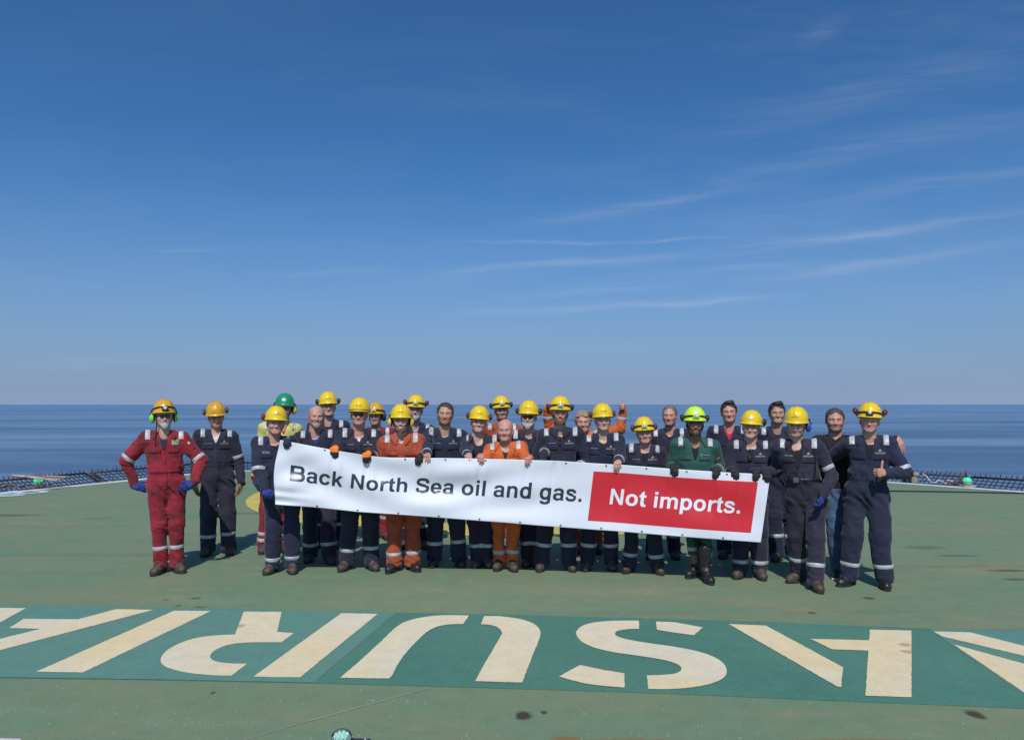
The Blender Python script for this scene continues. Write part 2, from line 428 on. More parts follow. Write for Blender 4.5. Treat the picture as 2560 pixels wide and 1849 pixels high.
# ================================================================== setting
def obj_node_stains(t, vec, stains):
    """stains: (x, y, rx, ry, strength) on the deck; returns the summed mask"""
    nz = t.noise(vec, 14, 4, 0.7)
    tot = None
    for (x, y, rx, ry, st) in stains:
        mp = t.mapping(vec, loc=(-x / rx, -y / ry, 0), scale=(1 / rx, 1 / ry, 0))
        ln = t.node('ShaderNodeVectorMath', operation='LENGTH', inp={0: mp}).outputs['Value']
        dd = t.math('ADD', ln, t.math('MULTIPLY', t.math('SUBTRACT', nz, 0.5), 1.3))
        mk = t.math('MULTIPLY', t.ramp(dd, 0.6, 1.15, 1, 0), st)
        tot = mk if tot is None else t.math('MAXIMUM', tot, mk)
    return tot
def paint(name, c0, c1, c2=None, grit=0.5, stains=None, rust=None, rough=0.75, wear=0.0):
    m = bpy.data.materials.new(name); m.use_nodes = True
    t = NT(m.node_tree); b = t.n['Principled BSDF']; b.inputs['Roughness'].default_value = rough
    b.inputs['Specular IOR Level'].default_value = 0.3
    vec = t.node('ShaderNodeTexCoord').outputs['Object']
    big = t.noise(vec, 0.55, 6, 0.62, 0.6)
    c = t.mix(t.ramp(big, 0.36, 0.66), c0, c1)
    if c2:
        st = t.noise(t.mapping(vec, scale=(0.45, 1.5, 1), loc=(4, 2, 0)), 1.1, 7, 0.68, 0.8)
        c = t.mix(t.ramp(st, 0.46, 0.72, 0, 0.85), c, c2)
    mid = t.noise(vec, 6.0, 5, 0.7)
    g = t.ramp(mid, 0.3, 0.7, 0.93, 1.07)
    fine = t.noise(vec, 120.0, 2, 0.6)
    g2 = t.ramp(fine, 0.3, 0.7, 1 - 0.24 * grit, 1 + 0.24 * grit)
    gg = t.math('MULTIPLY', g, g2)
    c = t.mix(1.0, c, t.node('ShaderNodeCombineXYZ', inp={0: gg, 1: gg, 2: gg}).outputs[0], 'MULTIPLY')
    if wear:
        # pale scuffs: speckle inside soft streaks
        sp = t.ramp(t.noise(vec, 75.0, 2, 0.8), 0.52, 0.66)
        ar = t.ramp(t.noise(t.mapping(vec, scale=(0.5, 1.6, 1), rot=(0, 0, 0.35), loc=(9, 1, 0)), 1.3, 4, 0.6, 0.6), 0.56, 0.76)
        c = t.mix(t.math('MULTIPLY', t.math('MULTIPLY', sp, ar), wear), c, (0.42, 0.44, 0.34))
        wv = t.ramp(t.noise(vec, 46.0, 0, 0.5), 0.80, 0.84)
        c = t.mix(t.math('MULTIPLY', wv, 0.7), c, (0.45, 0.50, 0.42))
        dk = t.ramp(t.noise(t.mapping(vec, scale=(1, 1.7, 1), loc=(2, 9, 0)), 5.0, 6, 0.75), 0.66, 0.74)
        c = t.mix(t.math('MULTIPLY', dk, 0.45), c, (0.09, 0.075, 0.05))
        tr = t.ramp(t.noise(t.mapping(vec, scale=(0.12, 2.6, 1), rot=(0, 0, 0.12), loc=(1, 5, 0)), 1.0, 5, 0.6, 0.3), 0.58, 0.74)
        c = t.mix(t.math('MULTIPLY', tr, 0.30), c, (0.075, 0.105, 0.075))
    if stains:
        c = t.mix(obj_node_stains(t, vec, stains), c, (0.05, 0.035, 0.03))
    if rust:
        c = t.mix(obj_node_stains(t, vec, rust), c, (0.24, 0.12, 0.045))
    t.l.new(c, b.inputs['Base Color'])
    bn = t.node('ShaderNodeBump', inp={'Strength': 0.9, 'Distance': 0.004, 'Height': fine})
    t.l.new(bn.outputs[0], b.inputs['Normal'])
    return m
def gp(u, v): 
    g = ground(u, v); return (float(g[0]), float(g[1]))
ST = []
for (u, v, rx, ry, s) in [(1310, 1787, .055, .07, .95), (1360, 1779, .022, .03, .8), (2437, 1784, .05, .075, .9), (533, 1730, .018, .022, .8),
                          (2310, 1367, .30, .14, .35), (2080, 1391, .09, .05, .5), (2395, 1388, .28, .06, .5), (2520, 1425, .25, .07, .6), (2545, 1447, .18, .05, .6),
                          (2172, 1494, .06, .06, .7), (2030, 1531, .04, .04, .7), (490, 1494, .05, .05, .6), (415, 1498, .03, .03, .6), (445, 1513, .03, .03, .6), (500, 1516, .05, .03, .6),
                          (15, 1287, .6, .15, .5), (240, 1295, .3, .1, .25), (2060, 1383, .12, .06, .3), (620, 1282, .5, .12, .35)]:
    x, y = gp(u, v); ST.append((x, y, rx, ry, s))
RU = []
for (u, v, rx, ry, s) in [(1420, 1849, .09, .05, .8), (1560, 1852, .3, .05, .5), (2130, 1852, .35, .05, .5), (1400, 1842, .05, .02, .7)]:
    x, y = gp(u, v); RU.append((x, y, rx, ry, s))
DECK = paint('deck_paint', (0.140, 0.225, 0.138), (0.185, 0.230, 0.132), (0.235, 0.225, 0.128), 0.75, ST, RU, wear=0.8)
BAND_D = paint('dark_teal_paint', (0.062, 0.185, 0.134), (0.084, 0.212, 0.156), None, 1.1)
BAND_L = paint('faded_teal_paint', (0.098, 0.240, 0.196), (0.118, 0.240, 0.188), None, 0.6)
CREAM = paint('aged_white_paint', (0.68, 0.62, 0.48), (0.74, 0.59, 0.34), None, 0.55, None, [(x, y, .05, .05, .5) for x, y in (gp(2268, 1630), gp(2262, 1612), gp(600, 1565))])
YELLOW = paint('yellow_paint', (0.60, 0.47, 0.085), (0.56, 0.46, 0.11), (0.40, 0.34, 0.12), 0.6)
WHITEP = paint('white_line_paint', (0.62, 0.62, 0.60), (0.52, 0.52, 0.50), None, 0.6)
PALE = paint('pale_blue_paint', (0.50, 0.60, 0.62), (0.45, 0.56, 0.58), None, 0.4)
# sea far below the deck
SEA_Z = -32.0
m = bpy.data.materials.new('sea_water'); m.use_nodes = True; t = NT(m.node_tree); b = t.n['Principled BSDF']
vec = t.node('ShaderNodeTexCoord').outputs['Object']
wn = t.noise(t.mapping(vec, scale=(0.0012, 0.0065, 1), rot=(0, 0, 0.05)), 1.0, 7, 0.62, 1.2)
wn2 = t.noise(t.mapping(vec, scale=(0.0003, 0.0022, 1), loc=(5, 1, 0), rot=(0, 0, -0.03)), 1.0, 5, 0.6, 0.8)
slick = t.ramp(t.math('ADD', t.math('MULTIPLY', wn, 0.55), t.math('MULTIPLY', wn2, 0.55)), 0.47, 0.64)
c = t.mix(slick, (0.088, 0.160, 0.280), (0.175, 0.275, 0.410))
t.l.new(c, b.inputs['Base Color'])
t.l.new(t.ramp(slick, 0, 1, 0.42, 0.30), b.inputs['Roughness'])
b.inputs['Specular IOR Level'].default_value = 0.30
b1 = t.noise(t.mapping(vec, scale=(0.10, 0.35, 1)), 1.0, 5, 0.7, 0.6)
b2 = t.noise(t.mapping(vec, scale=(0.02, 0.05, 1)), 1.0, 3, 0.6)
bn = t.node('ShaderNodeBump', inp={'Strength': 1.0, 'Distance': 2.2, 'Height': t.math('ADD', b1, b2)})
t.l.new(bn.outputs[0], b.inputs['Normal'])
SEA = m
rad = [0, 60, 200, 600, 2000, 7000, 22000, 90000]
V = [(0, 0, 0)]; Fc = []
nn = 96
for r in rad[1:]:
    for j in range(nn): V.append((r * math.cos(2 * math.pi * j / nn), r * math.sin(2 * math.pi * j / nn), 0))
for j in range(nn): Fc.append((0, 1 + j, 1 + (j + 1) % nn))
for i in range(len(rad) - 2):
    for j in range(nn):
        a = 1 + i * nn + j; bb = 1 + i * nn + (j + 1) % nn; Fc.append((a, a + nn, bb + nn, bb))
sea = link('sea', mesh_fast('sea', V, Fc, False), SEA, None, (0, 0, SEA_Z)); tag(sea, kind='structure')
# helideck slab: an octagon with painted markings
OCT = [(-16.2, 1.5), (-10.6, 15.8), (-9.37, 18.3), (-7.9, 21.2), (6.0, 21.2), (9.05, 17.9), (10.78, 16.05), (17.2, 9.2), (17.8, -6.0), (9.0, -10.0), (-9.0, -10.0), (-16.2, -5.0)]
OCT = [(-16.6, 3.6), (-8.0, 21.0), (6.1, 21.0), (17.0, 9.35), (17.8, -6.0), (9.0, -12.0), (-9.0, -12.0), (-16.6, -5.0)]
deck = poly_prism('helideck', list(reversed(OCT))[::-1][::-1][::-1], -0.35, 0.0, DECK); tag(deck, kind='structure')
def fix_normals(o):
    import bmesh
    bm = bmesh.new(); bm.from_mesh(o.data); bmesh.ops.recalc_face_normals(bm, faces=bm.faces[:]); bm.to_mesh(o.data); bm.free()
fix_normals(deck)
def inset(poly, d):
    out = []; n = len(poly); cx = sum(p[0] for p in poly) / n; cy = sum(p[1] for p in poly) / n
    for i in range(n):
        p0, p1, p2 = np.array(poly[i - 1]), np.array(poly[i]), np.array(poly[(i + 1) % n])
        def ln(a, b_):
            e = (b_ - a) / np.linalg.norm(b_ - a); nrm = np.array([-e[1], e[0]])
            if nrm @ (np.array([cx, cy]) - a) < 0: nrm = -nrm
            return a + nrm * d, e
        a, e1 = ln(p0, p1); c_, e2 = ln(p1, p2)
        tt = np.linalg.solve(np.array([e1, -e2]).T, c_ - a); out.append(tuple(a + e1 * tt[0]))
    return out
o1 = inset(OCT, 0.05); o2 = inset(OCT, 0.36); n = len(OCT)
V = [(x, y, .006) for x, y in o1] + [(x, y, .006) for x, y in o2]
el = link('deck_edge_line', mesh_fast('e', V, [(i, (i + 1) % n, n + (i + 1) % n, n + i) for i in range(n)], False), WHITEP); fix_normals(el)
if el.data.polygons[0].normal.z < 0: el.data.flip_normals()
tag(el, kind='structure')
# touchdown circle
V = []; Fc = []; nn = 160
for j in range(nn):
    A = 2 * math.pi * j / nn
    for r in (5.45, 4.45): V.append((0.2 + r * math.cos(A), 16.0 + r * math.sin(A), .006))
for j in range(nn):
    a = 2 * j; bb = 2 * ((j + 1) % nn); Fc.append((a, bb, bb + 1, a + 1))
tc_ = link('touchdown_circle', mesh_fast('c', V, Fc, False), YELLOW); tag(tc_, kind='structure')
# name band with the stencilled letters, traced on the deck plane; strip px -> photo px
def S(x, y): return (x / 1.7719, 1480 + y / 1.7719)
def gs(pts): return [gp(*S(x, y)) for x, y in pts]
TOPB = [(-900, 38), (0, 55), (1280, 79), (1755, 88), (2268, 98), (3300, 127), (4113, 160), (4536, 172), (5600, 205)]
BOTB = [(5600, 565), (4536, 514), (3700, 480), (2900, 446), (2268, 426), (1390, 402), (700, 388), (0, 378), (-900, 362)]
tag(sheet('name_band_paint', gs(TOPB + BOTB), 0.002, BAND_D), kind='structure')
tag(sheet('faded_band_paint', gs([(-900, 40), (0, 57), (1280, 81), (1755, 90), (1390, 400), (700, 386), (0, 376), (-900, 360)]), 0.004, BAND_L), kind='structure')
tag(sheet('faded_band_paint', gs([(4113, 162), (4536, 174), (5598, 207), (5598, 563), (4620, 512)]), 0.004, BAND_L), kind='structure')
X2 = 2268
def catm(P, n=5, closed=True):
    P = [np.array(p, float) for p in P]; out = []
    k = len(P)
    for i in range(k if closed else k - 1):
        p0, p1, p2, p3 = (P[(i + j) % k] if closed else P[min(max(i + j, 0), k - 1)] for j in (-1, 0, 1, 2))
        for q in range(n):
            tt = q / n; out.append(0.5 * (2 * p1 + (p2 - p0) * tt + (2 * p0 - 5 * p1 + 4 * p2 - p3) * tt ** 2 + (3 * p1 - p0 - 3 * p2 + p3) * tt ** 3))
    if not closed: out.append(P[-1])
    return [tuple(p) for p in out]
def cv(*P): return catm(P, 5, False)
LET = [
 [(-60, 69), (115, 72), (0, 135), (-60, 168)],
 [(105, 119), (345, 121), (515, 76), (680, 79), (0, 258), (-120, 290), (-120, 236), (0, 208), (182, 163), (40, 160)],
 [(770, 83), (935, 84), (367, 357), (160, 354)],
 [(1080, 87), (1248, 88), (1227, 177), (1303, 182), (1247, 223)] + cv((1130, 223), (1050, 228), (990, 241), (948, 262), (931, 285), (942, 302), (975, 312), (1030, 317), (1095, 318))
   + [(1027, 371)] + cv((950, 370), (860, 362), (790, 350), (735, 332), (712, 310), (718, 283), (745, 255), (795, 228), (860, 206), (940, 194), (1041, 188)),
 [(1512, 94), (1673, 97), (1328, 379), (1122, 376)],
 [(1507, 381)] + cv((1580, 318), (1680, 226), (1750, 160), (1800, 130), (1880, 111), (1970, 103), (2077, 104)) + [(2053, 142)] + cv((2000, 143), (1950, 150), (1905, 168), (1865, 200), (1800, 268), (1760, 325), (1738, 368), (1722, 384)),
 [(2145, 107)] + cv((2210, 107), (2268, 114), (2320, 124), (2366, 142), (2393, 172), (2388, 210), (2360, 280), (2313, 402)) + [(2104, 396)] + cv((2150, 312), (2218, 196), (2222, 178), (2205, 157), (2170, 146), (2130, 143)),
 [(X2 + 562, 127), (X2 + 563, 163)] + cv((X2 + 520, 164), (X2 + 470, 172), (X2 + 457, 184), (X2 + 466, 196), (X2 + 510, 210), (X2 + 600, 226), (X2 + 700, 240), (X2 + 800, 258), (X2 + 880, 282), (X2 + 932, 312), (X2 + 951, 345), (X2 + 945, 372), (X2 + 915, 394), (X2 + 860, 412), (X2 + 780, 425), (X2 + 690, 431), (X2 + 603, 430))
   + [(X2 + 598, 370)] + cv((X2 + 670, 368), (X2 + 722, 362), (X2 + 749, 347), (X2 + 746, 331), (X2 + 720, 315), (X2 + 660, 299), (X2 + 560, 283), (X2 + 450, 267), (X2 + 370, 248), (X2 + 312, 222), (X2 + 286, 192), (X2 + 287, 172), (X2 + 312, 150), (X2 + 370, 134), (X2 + 450, 127)),
 [(X2 + 637, 131), (X2 + 720, 134), (X2 + 846, 157), (X2 + 806, 192), (X2 + 720, 180), (X2 + 643, 168)],
 [(X2 + 302, 324), (X2 + 400, 345), (X2 + 498, 361), (X2 + 499, 424)] + cv((X2 + 420, 418), (X2 + 320, 405), (X2 + 207, 375)),
 [(X2 + 960, 142), (X2 + 1125, 149), (X2 + 1467, 334), (X2 + 1458, 421), (X2 + 1440, 419)],
 [(X2 + 1323, 208), (X2 + 1583, 214), (X2 + 1585, 167), (X2 + 1770, 171), (X2 + 1770, 467), (X2 + 1566, 460), (X2 + 1579, 260), (X2 + 1418, 254)],
 [(X2 + 1868, 175), (X2 + 2030, 179), (X2 + 2420, 277), (X2 + 2600, 330), (X2 + 2600, 372), (X2 + 2268, 283), (X2 + 1905, 197)],
 [(X2 + 1955, 232), (X2 + 2268, 318), (X2 + 2600, 415), (X2 + 2600, 560), (X2 + 2500, 555), (X2 + 2268, 445)],
]
def worn(pts, step=.022, amp=.0022):
    rnd = random.Random(5); out = []; n = len(pts)
    for i in range(n):
        a = np.array(pts[i]); b = np.array(pts[(i + 1) % n]); L = np.linalg.norm(b - a); k = max(1, int(L / step)); nr = np.array([-(b - a)[1], (b - a)[0]]) / (L + 1e-9)
        out.append(tuple(a))
        for j in range(1, k): out.append(tuple(a + (b - a) * j / k + nr * rnd.uniform(-amp, amp)))
    return out
for L in LET: tag(sheet('painted_letter', worn(gs(L)), 0.0065, CREAM), kind='structure')
# white line at the near left, and the blue and white mark far left
tag(sheet('corner_line', [gp(-500, 1842), gp(0, 1845), gp(52, 1847), gp(52, 1862), gp(0, 1862), gp(-500, 1856)], 0.004, WHITEP), kind='structure')
def LZ(x, y): return gp(x / 5.4, 1120 + y / 5.4)
tag(sheet('side_mark_patch', [LZ(-700, 640), LZ(0, 592), LZ(170, 578), LZ(260, 596), LZ(300, 628), LZ(130, 650), LZ(-700, 690)], 0.004, BAND_L), kind='structure')
def stroke_ground(name, pts, wid, z, mat, closed=False):
    P = [np.array(LZ(*p)) for p in pts]; n = len(P); L = []; Rr = []
    for i in range(n):
        a = P[i - 1] if i > 0 or closed else P[i]; b_ = P[(i + 1) % n] if i < n - 1 or closed else P[i]
        e = b_ - a; e /= np.linalg.norm(e); nn_ = np.array([-e[1], e[0]]); L.append(P[i] + nn_ * wid / 2); Rr.append(P[i] - nn_ * wid / 2)
    V = [(*p, z) for p in L] + [(*p, z) for p in Rr]
    Fc = [(i, (i + 1) % n, n + (i + 1) % n, n + i) for i in range(n if closed else n - 1)]
    o = link(name, mesh_fast(name, V, Fc, False), mat)
    if o.data.polygons[0].normal.z < 0: o.data.flip_normals()
    tag(o, kind='structure')
stroke_ground('side_mark', catm([(165, 575), (215, 596), (290, 608), (420, 606), (540, 600), (600, 588), (560, 580), (440, 582)], 5, False), .17, .009, PALE)
stroke_ground('side_mark', catm([(-600, 650), (-200, 652), (0, 650), (150, 645), (290, 632), (180, 626), (0, 632), (-300, 640)], 5, False), .17, .009, PALE)
# dark seam line and pale scratch on the deck
b_ = MB(); b_.tube([(*gp(2120, 1226.5), .012), (*gp(2400, 1230.5), .012), (*gp(2700, 1237), .012)], 0.022, 6)
o = b_.build('tie_down_rope', pmat('dark_rope', (0.02, 0.025, 0.03), .8)); tag(o, 'thin dark rope lying straight across the green deck at far right', 'rope')
for a, c_, wd in (((775, 1801), (1080, 1717), .006), ((610, 1849), (775, 1801), .004)):
    A, B_ = np.array(gp(*a)), np.array(gp(*c_)); e = (B_ - A) / np.linalg.norm(B_ - A); nr = np.array([-e[1], e[0]]) * wd
    tag(sheet('deck_scratch', [A - nr, B_ - nr * .6, B_ + nr * .6, A + nr], .003, pmat('scratch', (.30, .32, .25), .8)), kind='structure')
# ------------------------------------------------------------------ safety netting round the deck
NETM = pmat('net_cord', (0.012, 0.015, 0.020), .75, var=.4, vscale=5)
NETF = pmat('net_frame_steel', (0.028, 0.026, 0.028), .6, var=.5, vscale=4, dirt=(0.16, 0.08, 0.05), dscale=3)
GUT = pmat('gutter_steel', (0.045, 0.032, 0.036), .8, var=.4, vscale=5, dirt=(0.11, 0.07, 0.05), dscale=6)
def net_panel(A, B, label, nrm, ea=0.0, eb=0.0):
    A = np.array(A); B = np.array(B); L = np.linalg.norm(B - A); e = (B - A) / L
    root = bpy.data.objects.new('safety_net', None); COL.objects.link(root); root.location = (A[0], A[1], 0)
    tag(root, label, 'safety net', 'safety net panels round the deck edge')
    def P(s, d, z):
        q = e * (s + d * (eb * s / L - ea * (1 - s / L))) + nrm * d; return (q[0], q[1], z)
    zi, zo = -0.24, 0.09
    f = MB()
    f.tube([P(0.04, .22, zi), P(L - .04, .22, zi)], .03, 8); f.tube([P(0.04, 1.62, zo), P(L - .04, 1.62, zo)], .026, 8)
    for s_ in (0.06, L * .5, L - .06):
        f.tube([P(s_, .10, -.30), P(s_, .9, (zi + zo) / 2 - .10), P(s_, 1.62, zo)], .032, 8)
    f.build('frame', NETF, root)
    g = MB(); rnd = random.Random(int(A[0] * 100))
    n_ = int(L / .105)
    for i in range(1, n_):
        s_ = i * L / n_; j = rnd.uniform(-.015, .015)
        sag = -.05 * math.sin(math.pi * s_ / L)
        g.tube([P(s_, .22, zi), P(s_ + j, .9, (zi + zo) / 2 - .06 + sag), P(s_ + j, 1.60, zo + .01), P(s_ + j + .01, 1.68, zo + .06 + rnd.uniform(0, .03))], .011, 5)
    for k in range(1, 9):
        d = .22 + 1.4 * k / 9.0; z = zi + (zo - zi) * k / 9.0
        pts = []
        for i in range(0, 13):
            s_ = L * i / 12; pts.append(P(s_, d, z - .05 * math.sin(math.pi * s_ / L) * math.sin(math.pi * k / 9) - .06 * math.sin(math.pi * k / 9)))
        g.tube(pts, .010, 5)
    g.build('netting', NETM, root)
    h = MB()
    Mx = np.array([[e[0], nrm[0], 0], [e[1], nrm[1], 0], [0, 0, 1]])
    c = e * L / 2 + nrm * .11
    h.box((c[0], c[1], -.10), (L / 2 - .01, .085, .085), M=Mx, bev=.01)
    h.build('gutter', GUT, root)
    return root
def net_run(A, B, k, side, ea=0.0, eb=0.0):
    A = np.array(A, float); B = np.array(B, float); e = (B - A) / np.linalg.norm(B - A); nrm = np.array([-e[1], e[0]])
    if nrm @ (A - np.array([0, 8.0])) < 0: nrm = -nrm
    for i in range(k):
        net_panel(A + (B - A) * i / k, A + (B - A) * (i + 1) / k, side(i), nrm, ea if i == 0 else 0, eb if i == k - 1 else 0)
net_run(OCT[0], OCT[1], 7, lambda i: ['dark safety net panel beyond the left deck edge outside the picture', 'dark safety net panel next outside the left edge of the picture', 'dark safety net panel off the left deck edge, nearest one off picture',
   'dark safety net panel at left picture edge above the pale blue mark', 'dark safety net panel behind the tan frame and left green lamp',
   'dark safety net panel between the tan frame and man in red coverall', 'dark safety net panel behind the man in red coverall'][i], 0, .5)
net_run(OCT[1], OCT[2], 5, lambda i: 'dark safety net panel on the far deck edge, number of places from left corner: ' + ['none', 'one', 'two', 'three', 'four'][i], .5, .35)
net_run(OCT[2], OCT[3], 6, lambda i: ['dark safety net panel hidden behind the men at right', 'dark safety net panel behind the rightmost man and the fire monitor',
   'dark safety net panel behind the right green edge lamp', 'dark safety net panel behind the brown bracket at far right', 'dark safety net panel off the right picture edge, first one', 'dark safety net panel far off the right picture edge'][i], .35, 0)
# ------------------------------------------------------------------ edge lamps, fire monitor, hose, frames
GREENL = pmat('green_lens', (0.03, 0.45, 0.22), .2, emit=(0.03, 0.9, 0.42), estr=.6)
def edge_lamp(u, v, label):
    p = ground(u, v)
    r = bpy.data.objects.new('edge_lamp', None); COL.objects.link(r); r.location = tuple(p)
    tag(r, label, 'lamp', 'green perimeter lamps on the deck edge')
    b = MB(); b.box((0, 0, .025), (.13, .10, .024), bev=.01); b.lathe([(.075, .05), (.085, .07), (.085, .11), (.07, .125)], (0, 0, 0), 20)
    b.build('base', pmat('lamp_base', (.30, .30, .27), .5, var=.3), r)
    g = MB(); g.lathe([(.085, .125), (.09, .145), (.08, .18), (.05, .205), (.01, .215)], (0, 0, 0), 24); g.build('lens', GREENL, r)
edge_lamp(95, 1217, 'small green glowing lamp on the deck edge at far left')
edge_lamp(2419, 1217, 'small green glowing lamp on the deck edge at far right')
# near lamp at the bottom of the picture
r = bpy.data.objects.new('deck_lamp', None); COL.objects.link(r)
p = ground(851, 1895); p = np.array([p[0] , p[1] + .02, 0]); r.location = tuple(p)
tag(r, 'dark deck lamp with glass dome and bright green diodes at bottom edge', 'lamp')
DK = pmat('lamp_housing', (0.022, 0.032, 0.033), .55, var=.4, vscale=20, dirt=(0.10, 0.06, 0.04), dscale=18, dlo=.6, dhi=.8)
b = MB(); hx = []
for j in range(8):
    A = R(22.5 + 45 * j); hx.append((.098 * math.cos(A), .098 * math.sin(A)))
b.lathe([(.115, .0), (.118, .035), (.098, .062), (.072, .070)], (0, 0, 0), 8)
b.lathe([(.068, .068), (.066, .082), (.058, .086)], (0, 0, 0), 36)
b.box((.098, .03, .035), (.05, .042, .034), bev=.012)
b.build('housing', DK, r)
BOLT = pmat('bolt_steel', (.5, .5, .47), .35, metal=.7)
for j in range(8):
    A = R(45 * j + 10); b = MB(); b.lathe([(.0065, .0), (.0065, .007), (.003, .009)], (.082 * math.cos(A), .082 * math.sin(A), .068), 8); b.build('bolt', BOLT, r)
b = MB(); b.lathe([(.008, 0), (.008, .006)], (.115, .045, .069), 8); b.build('bolt', BOLT, r)
b = MB()
b.lathe([(.044, .085), (.046, .095), (.036, .100), (.005, .101)], (0, 0, 0), 24)
for j in range(9):
    A = R(40 * j); q = (.030 * math.cos(A), .030 * math.sin(A), .104) if j else (0, 0, .112)
    b.ell(q, (.0075, .0075, .011), 10, 6, 1)
for j in range(5):
    A = R(72 * j + 20); b.ell((.016 * math.cos(A), .016 * math.sin(A), .108), (.006, .006, .010), 10, 6, 1)
b.build('diode_cluster', [pmat('diode_plate', (.30, .38, .34), .3, emit=(.25, .8, .5), estr=.08), pmat('diode', (.7, .9, .8), .2, emit=(.55, 1.0, .8), estr=.25)], r)
b = MB(); b.lathe([(.056, .084), (.055, .100), (.048, .118), (.034, .132), (.016, .139), (.002, .140)], (0, 0, 0), 40, cap=False)
b.build('glass_dome', pmat('clear_dome', (.92, .97, .95), .04, trans=1.0, spec=.6), r)
MATS['clear_dome'].node_tree.nodes['Principled BSDF'].inputs['IOR'].default_value = 1.12
# fire monitor on the right edge
r = bpy.data.objects.new('fire_monitor', None); COL.objects.link(r); p = ground(2297, 1207); r.location = tuple(p + np.array([0, .25, 0]))
tag(r, 'tan barrelled fire monitor on a block at right deck edge', 'fire monitor')
TAN = pmat('tan_paint', (.30, .27, .20), .55, var=.3, vscale=6, dirt=(.1, .07, .05))
b = MB(); b.box((0, 0, .05), (.07, .08, .07), bev=.01); b.lathe([(.045, .1), (.045, .14)], (0, 0, 0), 16); b.build('stand', TAN, r)
b = MB(); Mx = np.array([[0, 0, 1], [0, 1, 0], [-1, 0, 0]], float)
b.lathe([(.055, -.14), (.062, -.12), (.062, .10), (.05, .13)], (.0, 0, .175), 20, M=Mx); b.build('barrel', TAN, r)
b = MB(); b.lathe([(.075, -.03), (.085, -.02), (.085, .03), (.07, .04)], (-.15, 0, .165), 20, M=Mx); b.box((-.14, .03, .03), (.05, .07, .07), bev=.01)
b.build('flange', pmat('dark_steel', (.03, .03, .03), .5), r)
b = MB(); q0 = ground(2312, 1207) + np.array([0, .1, 0])
pts = [(.0, 0, .21), (.06, -.05, .17), (.10, -.10, .08), (.13, -.15, .02), (.19, -.2, .03), (.26, -.2, .075), (.33, -.22, .06), (.38, -.25, .015), (.46, -.2, .03), (.5, -.15, .09), (.56, -.2, .06), (.62, -.26, .012), (.7, -.2, .012)]
b.tube(catm(pts, 5, False) if False else pts, .012, 8)
o = b.build('hose', pmat('white_hose', (.55, .54, .5), .5), None, q0); tag(o, 'thin white hose coiled on the deck edge beside fire monitor', 'hose')
# tan ladder frame lying over the left net
r = bpy.data.objects.new('ladder_frame', None); COL.objects.link(r)
A = at(31, 1187.5, 16.3); B = at(143, 1200.5, 16.3); r.location = tuple(A)
tag(r, 'tan and pink ladder shaped frame lying tilted across the left safety net', 'frame')
PINKM = pmat('pink_timber', (.50, .36, .30), .7, var=.25, vscale=6, dirt=(.2, .1, .08), dscale=5)
d = B - A; up = np.array([.02, .35, .02])
b = MB(); bend = d * .3 + np.array([0, 0, .01])
b.tube([(0, 0, 0), tuple(bend), tuple(d)], .022, 8); b.build('rail', PINKM, r)
b = MB(); b.tube([tuple(up + d * .22 + np.array([0, 0, -.03])), tuple(up + d * .6 + np.array([0, 0, -.01])), tuple(d * .98 + up + np.array([0, 0, .02]))], .022, 8); b.build('rail', PINKM, r)
b = MB()
for k in range(9):
    s_ = .26 + .085 * k; b.tube([tuple(d * s_ + np.array([0, 0, .01])), tuple(up + d * (s_ + .01))], .012, 6)
b.build('rungs', PINKM, r)
b = MB(); p = ground(2470, 1226) + np.array([0, 1.0, 0])
b.tube([(-.25, 0, -.05), (-.1, 0, .12), (.02, 0, .18), (.14, 0, .33), (.16, 0, .06)], .022, 8); b.tube([(-.1, .05, .0), (.16, .02, .22)], .018, 8); b.tube([(-.3, .02, .1), (0, 0, .02), (.3, .05, -.02)], .02, 8)
o = b.build('bent_bracket', pmat('rusty_steel', (.12, .07, .05), .8, var=.3), None, p); tag(o, 'bent brown rusty bracket rising from the right safety net', 'bracket')
b = MB(); p = ground(62, 1224)
for k in range(7):
    A0 = random.uniform(0, 3.1); c = (random.uniform(-.5, .75), random.uniform(-.05, .25), random.uniform(.03, .06)); l_ = random.uniform(.15, .35)
    b.tube([(c[0] - l_ * math.cos(A0), c[1] - .1, c[2]), (c[0], c[1], c[2] + .06), (c[0] + l_ * math.cos(A0), c[1] + .1, c[2])], .014, 6)
o = b.build('loose_straps', pmat('strap_web', (.16, .13, .11), .8, var=.5), None, p); tag(o, 'tangle of loose brown straps on deck edge by left lamp', 'straps')
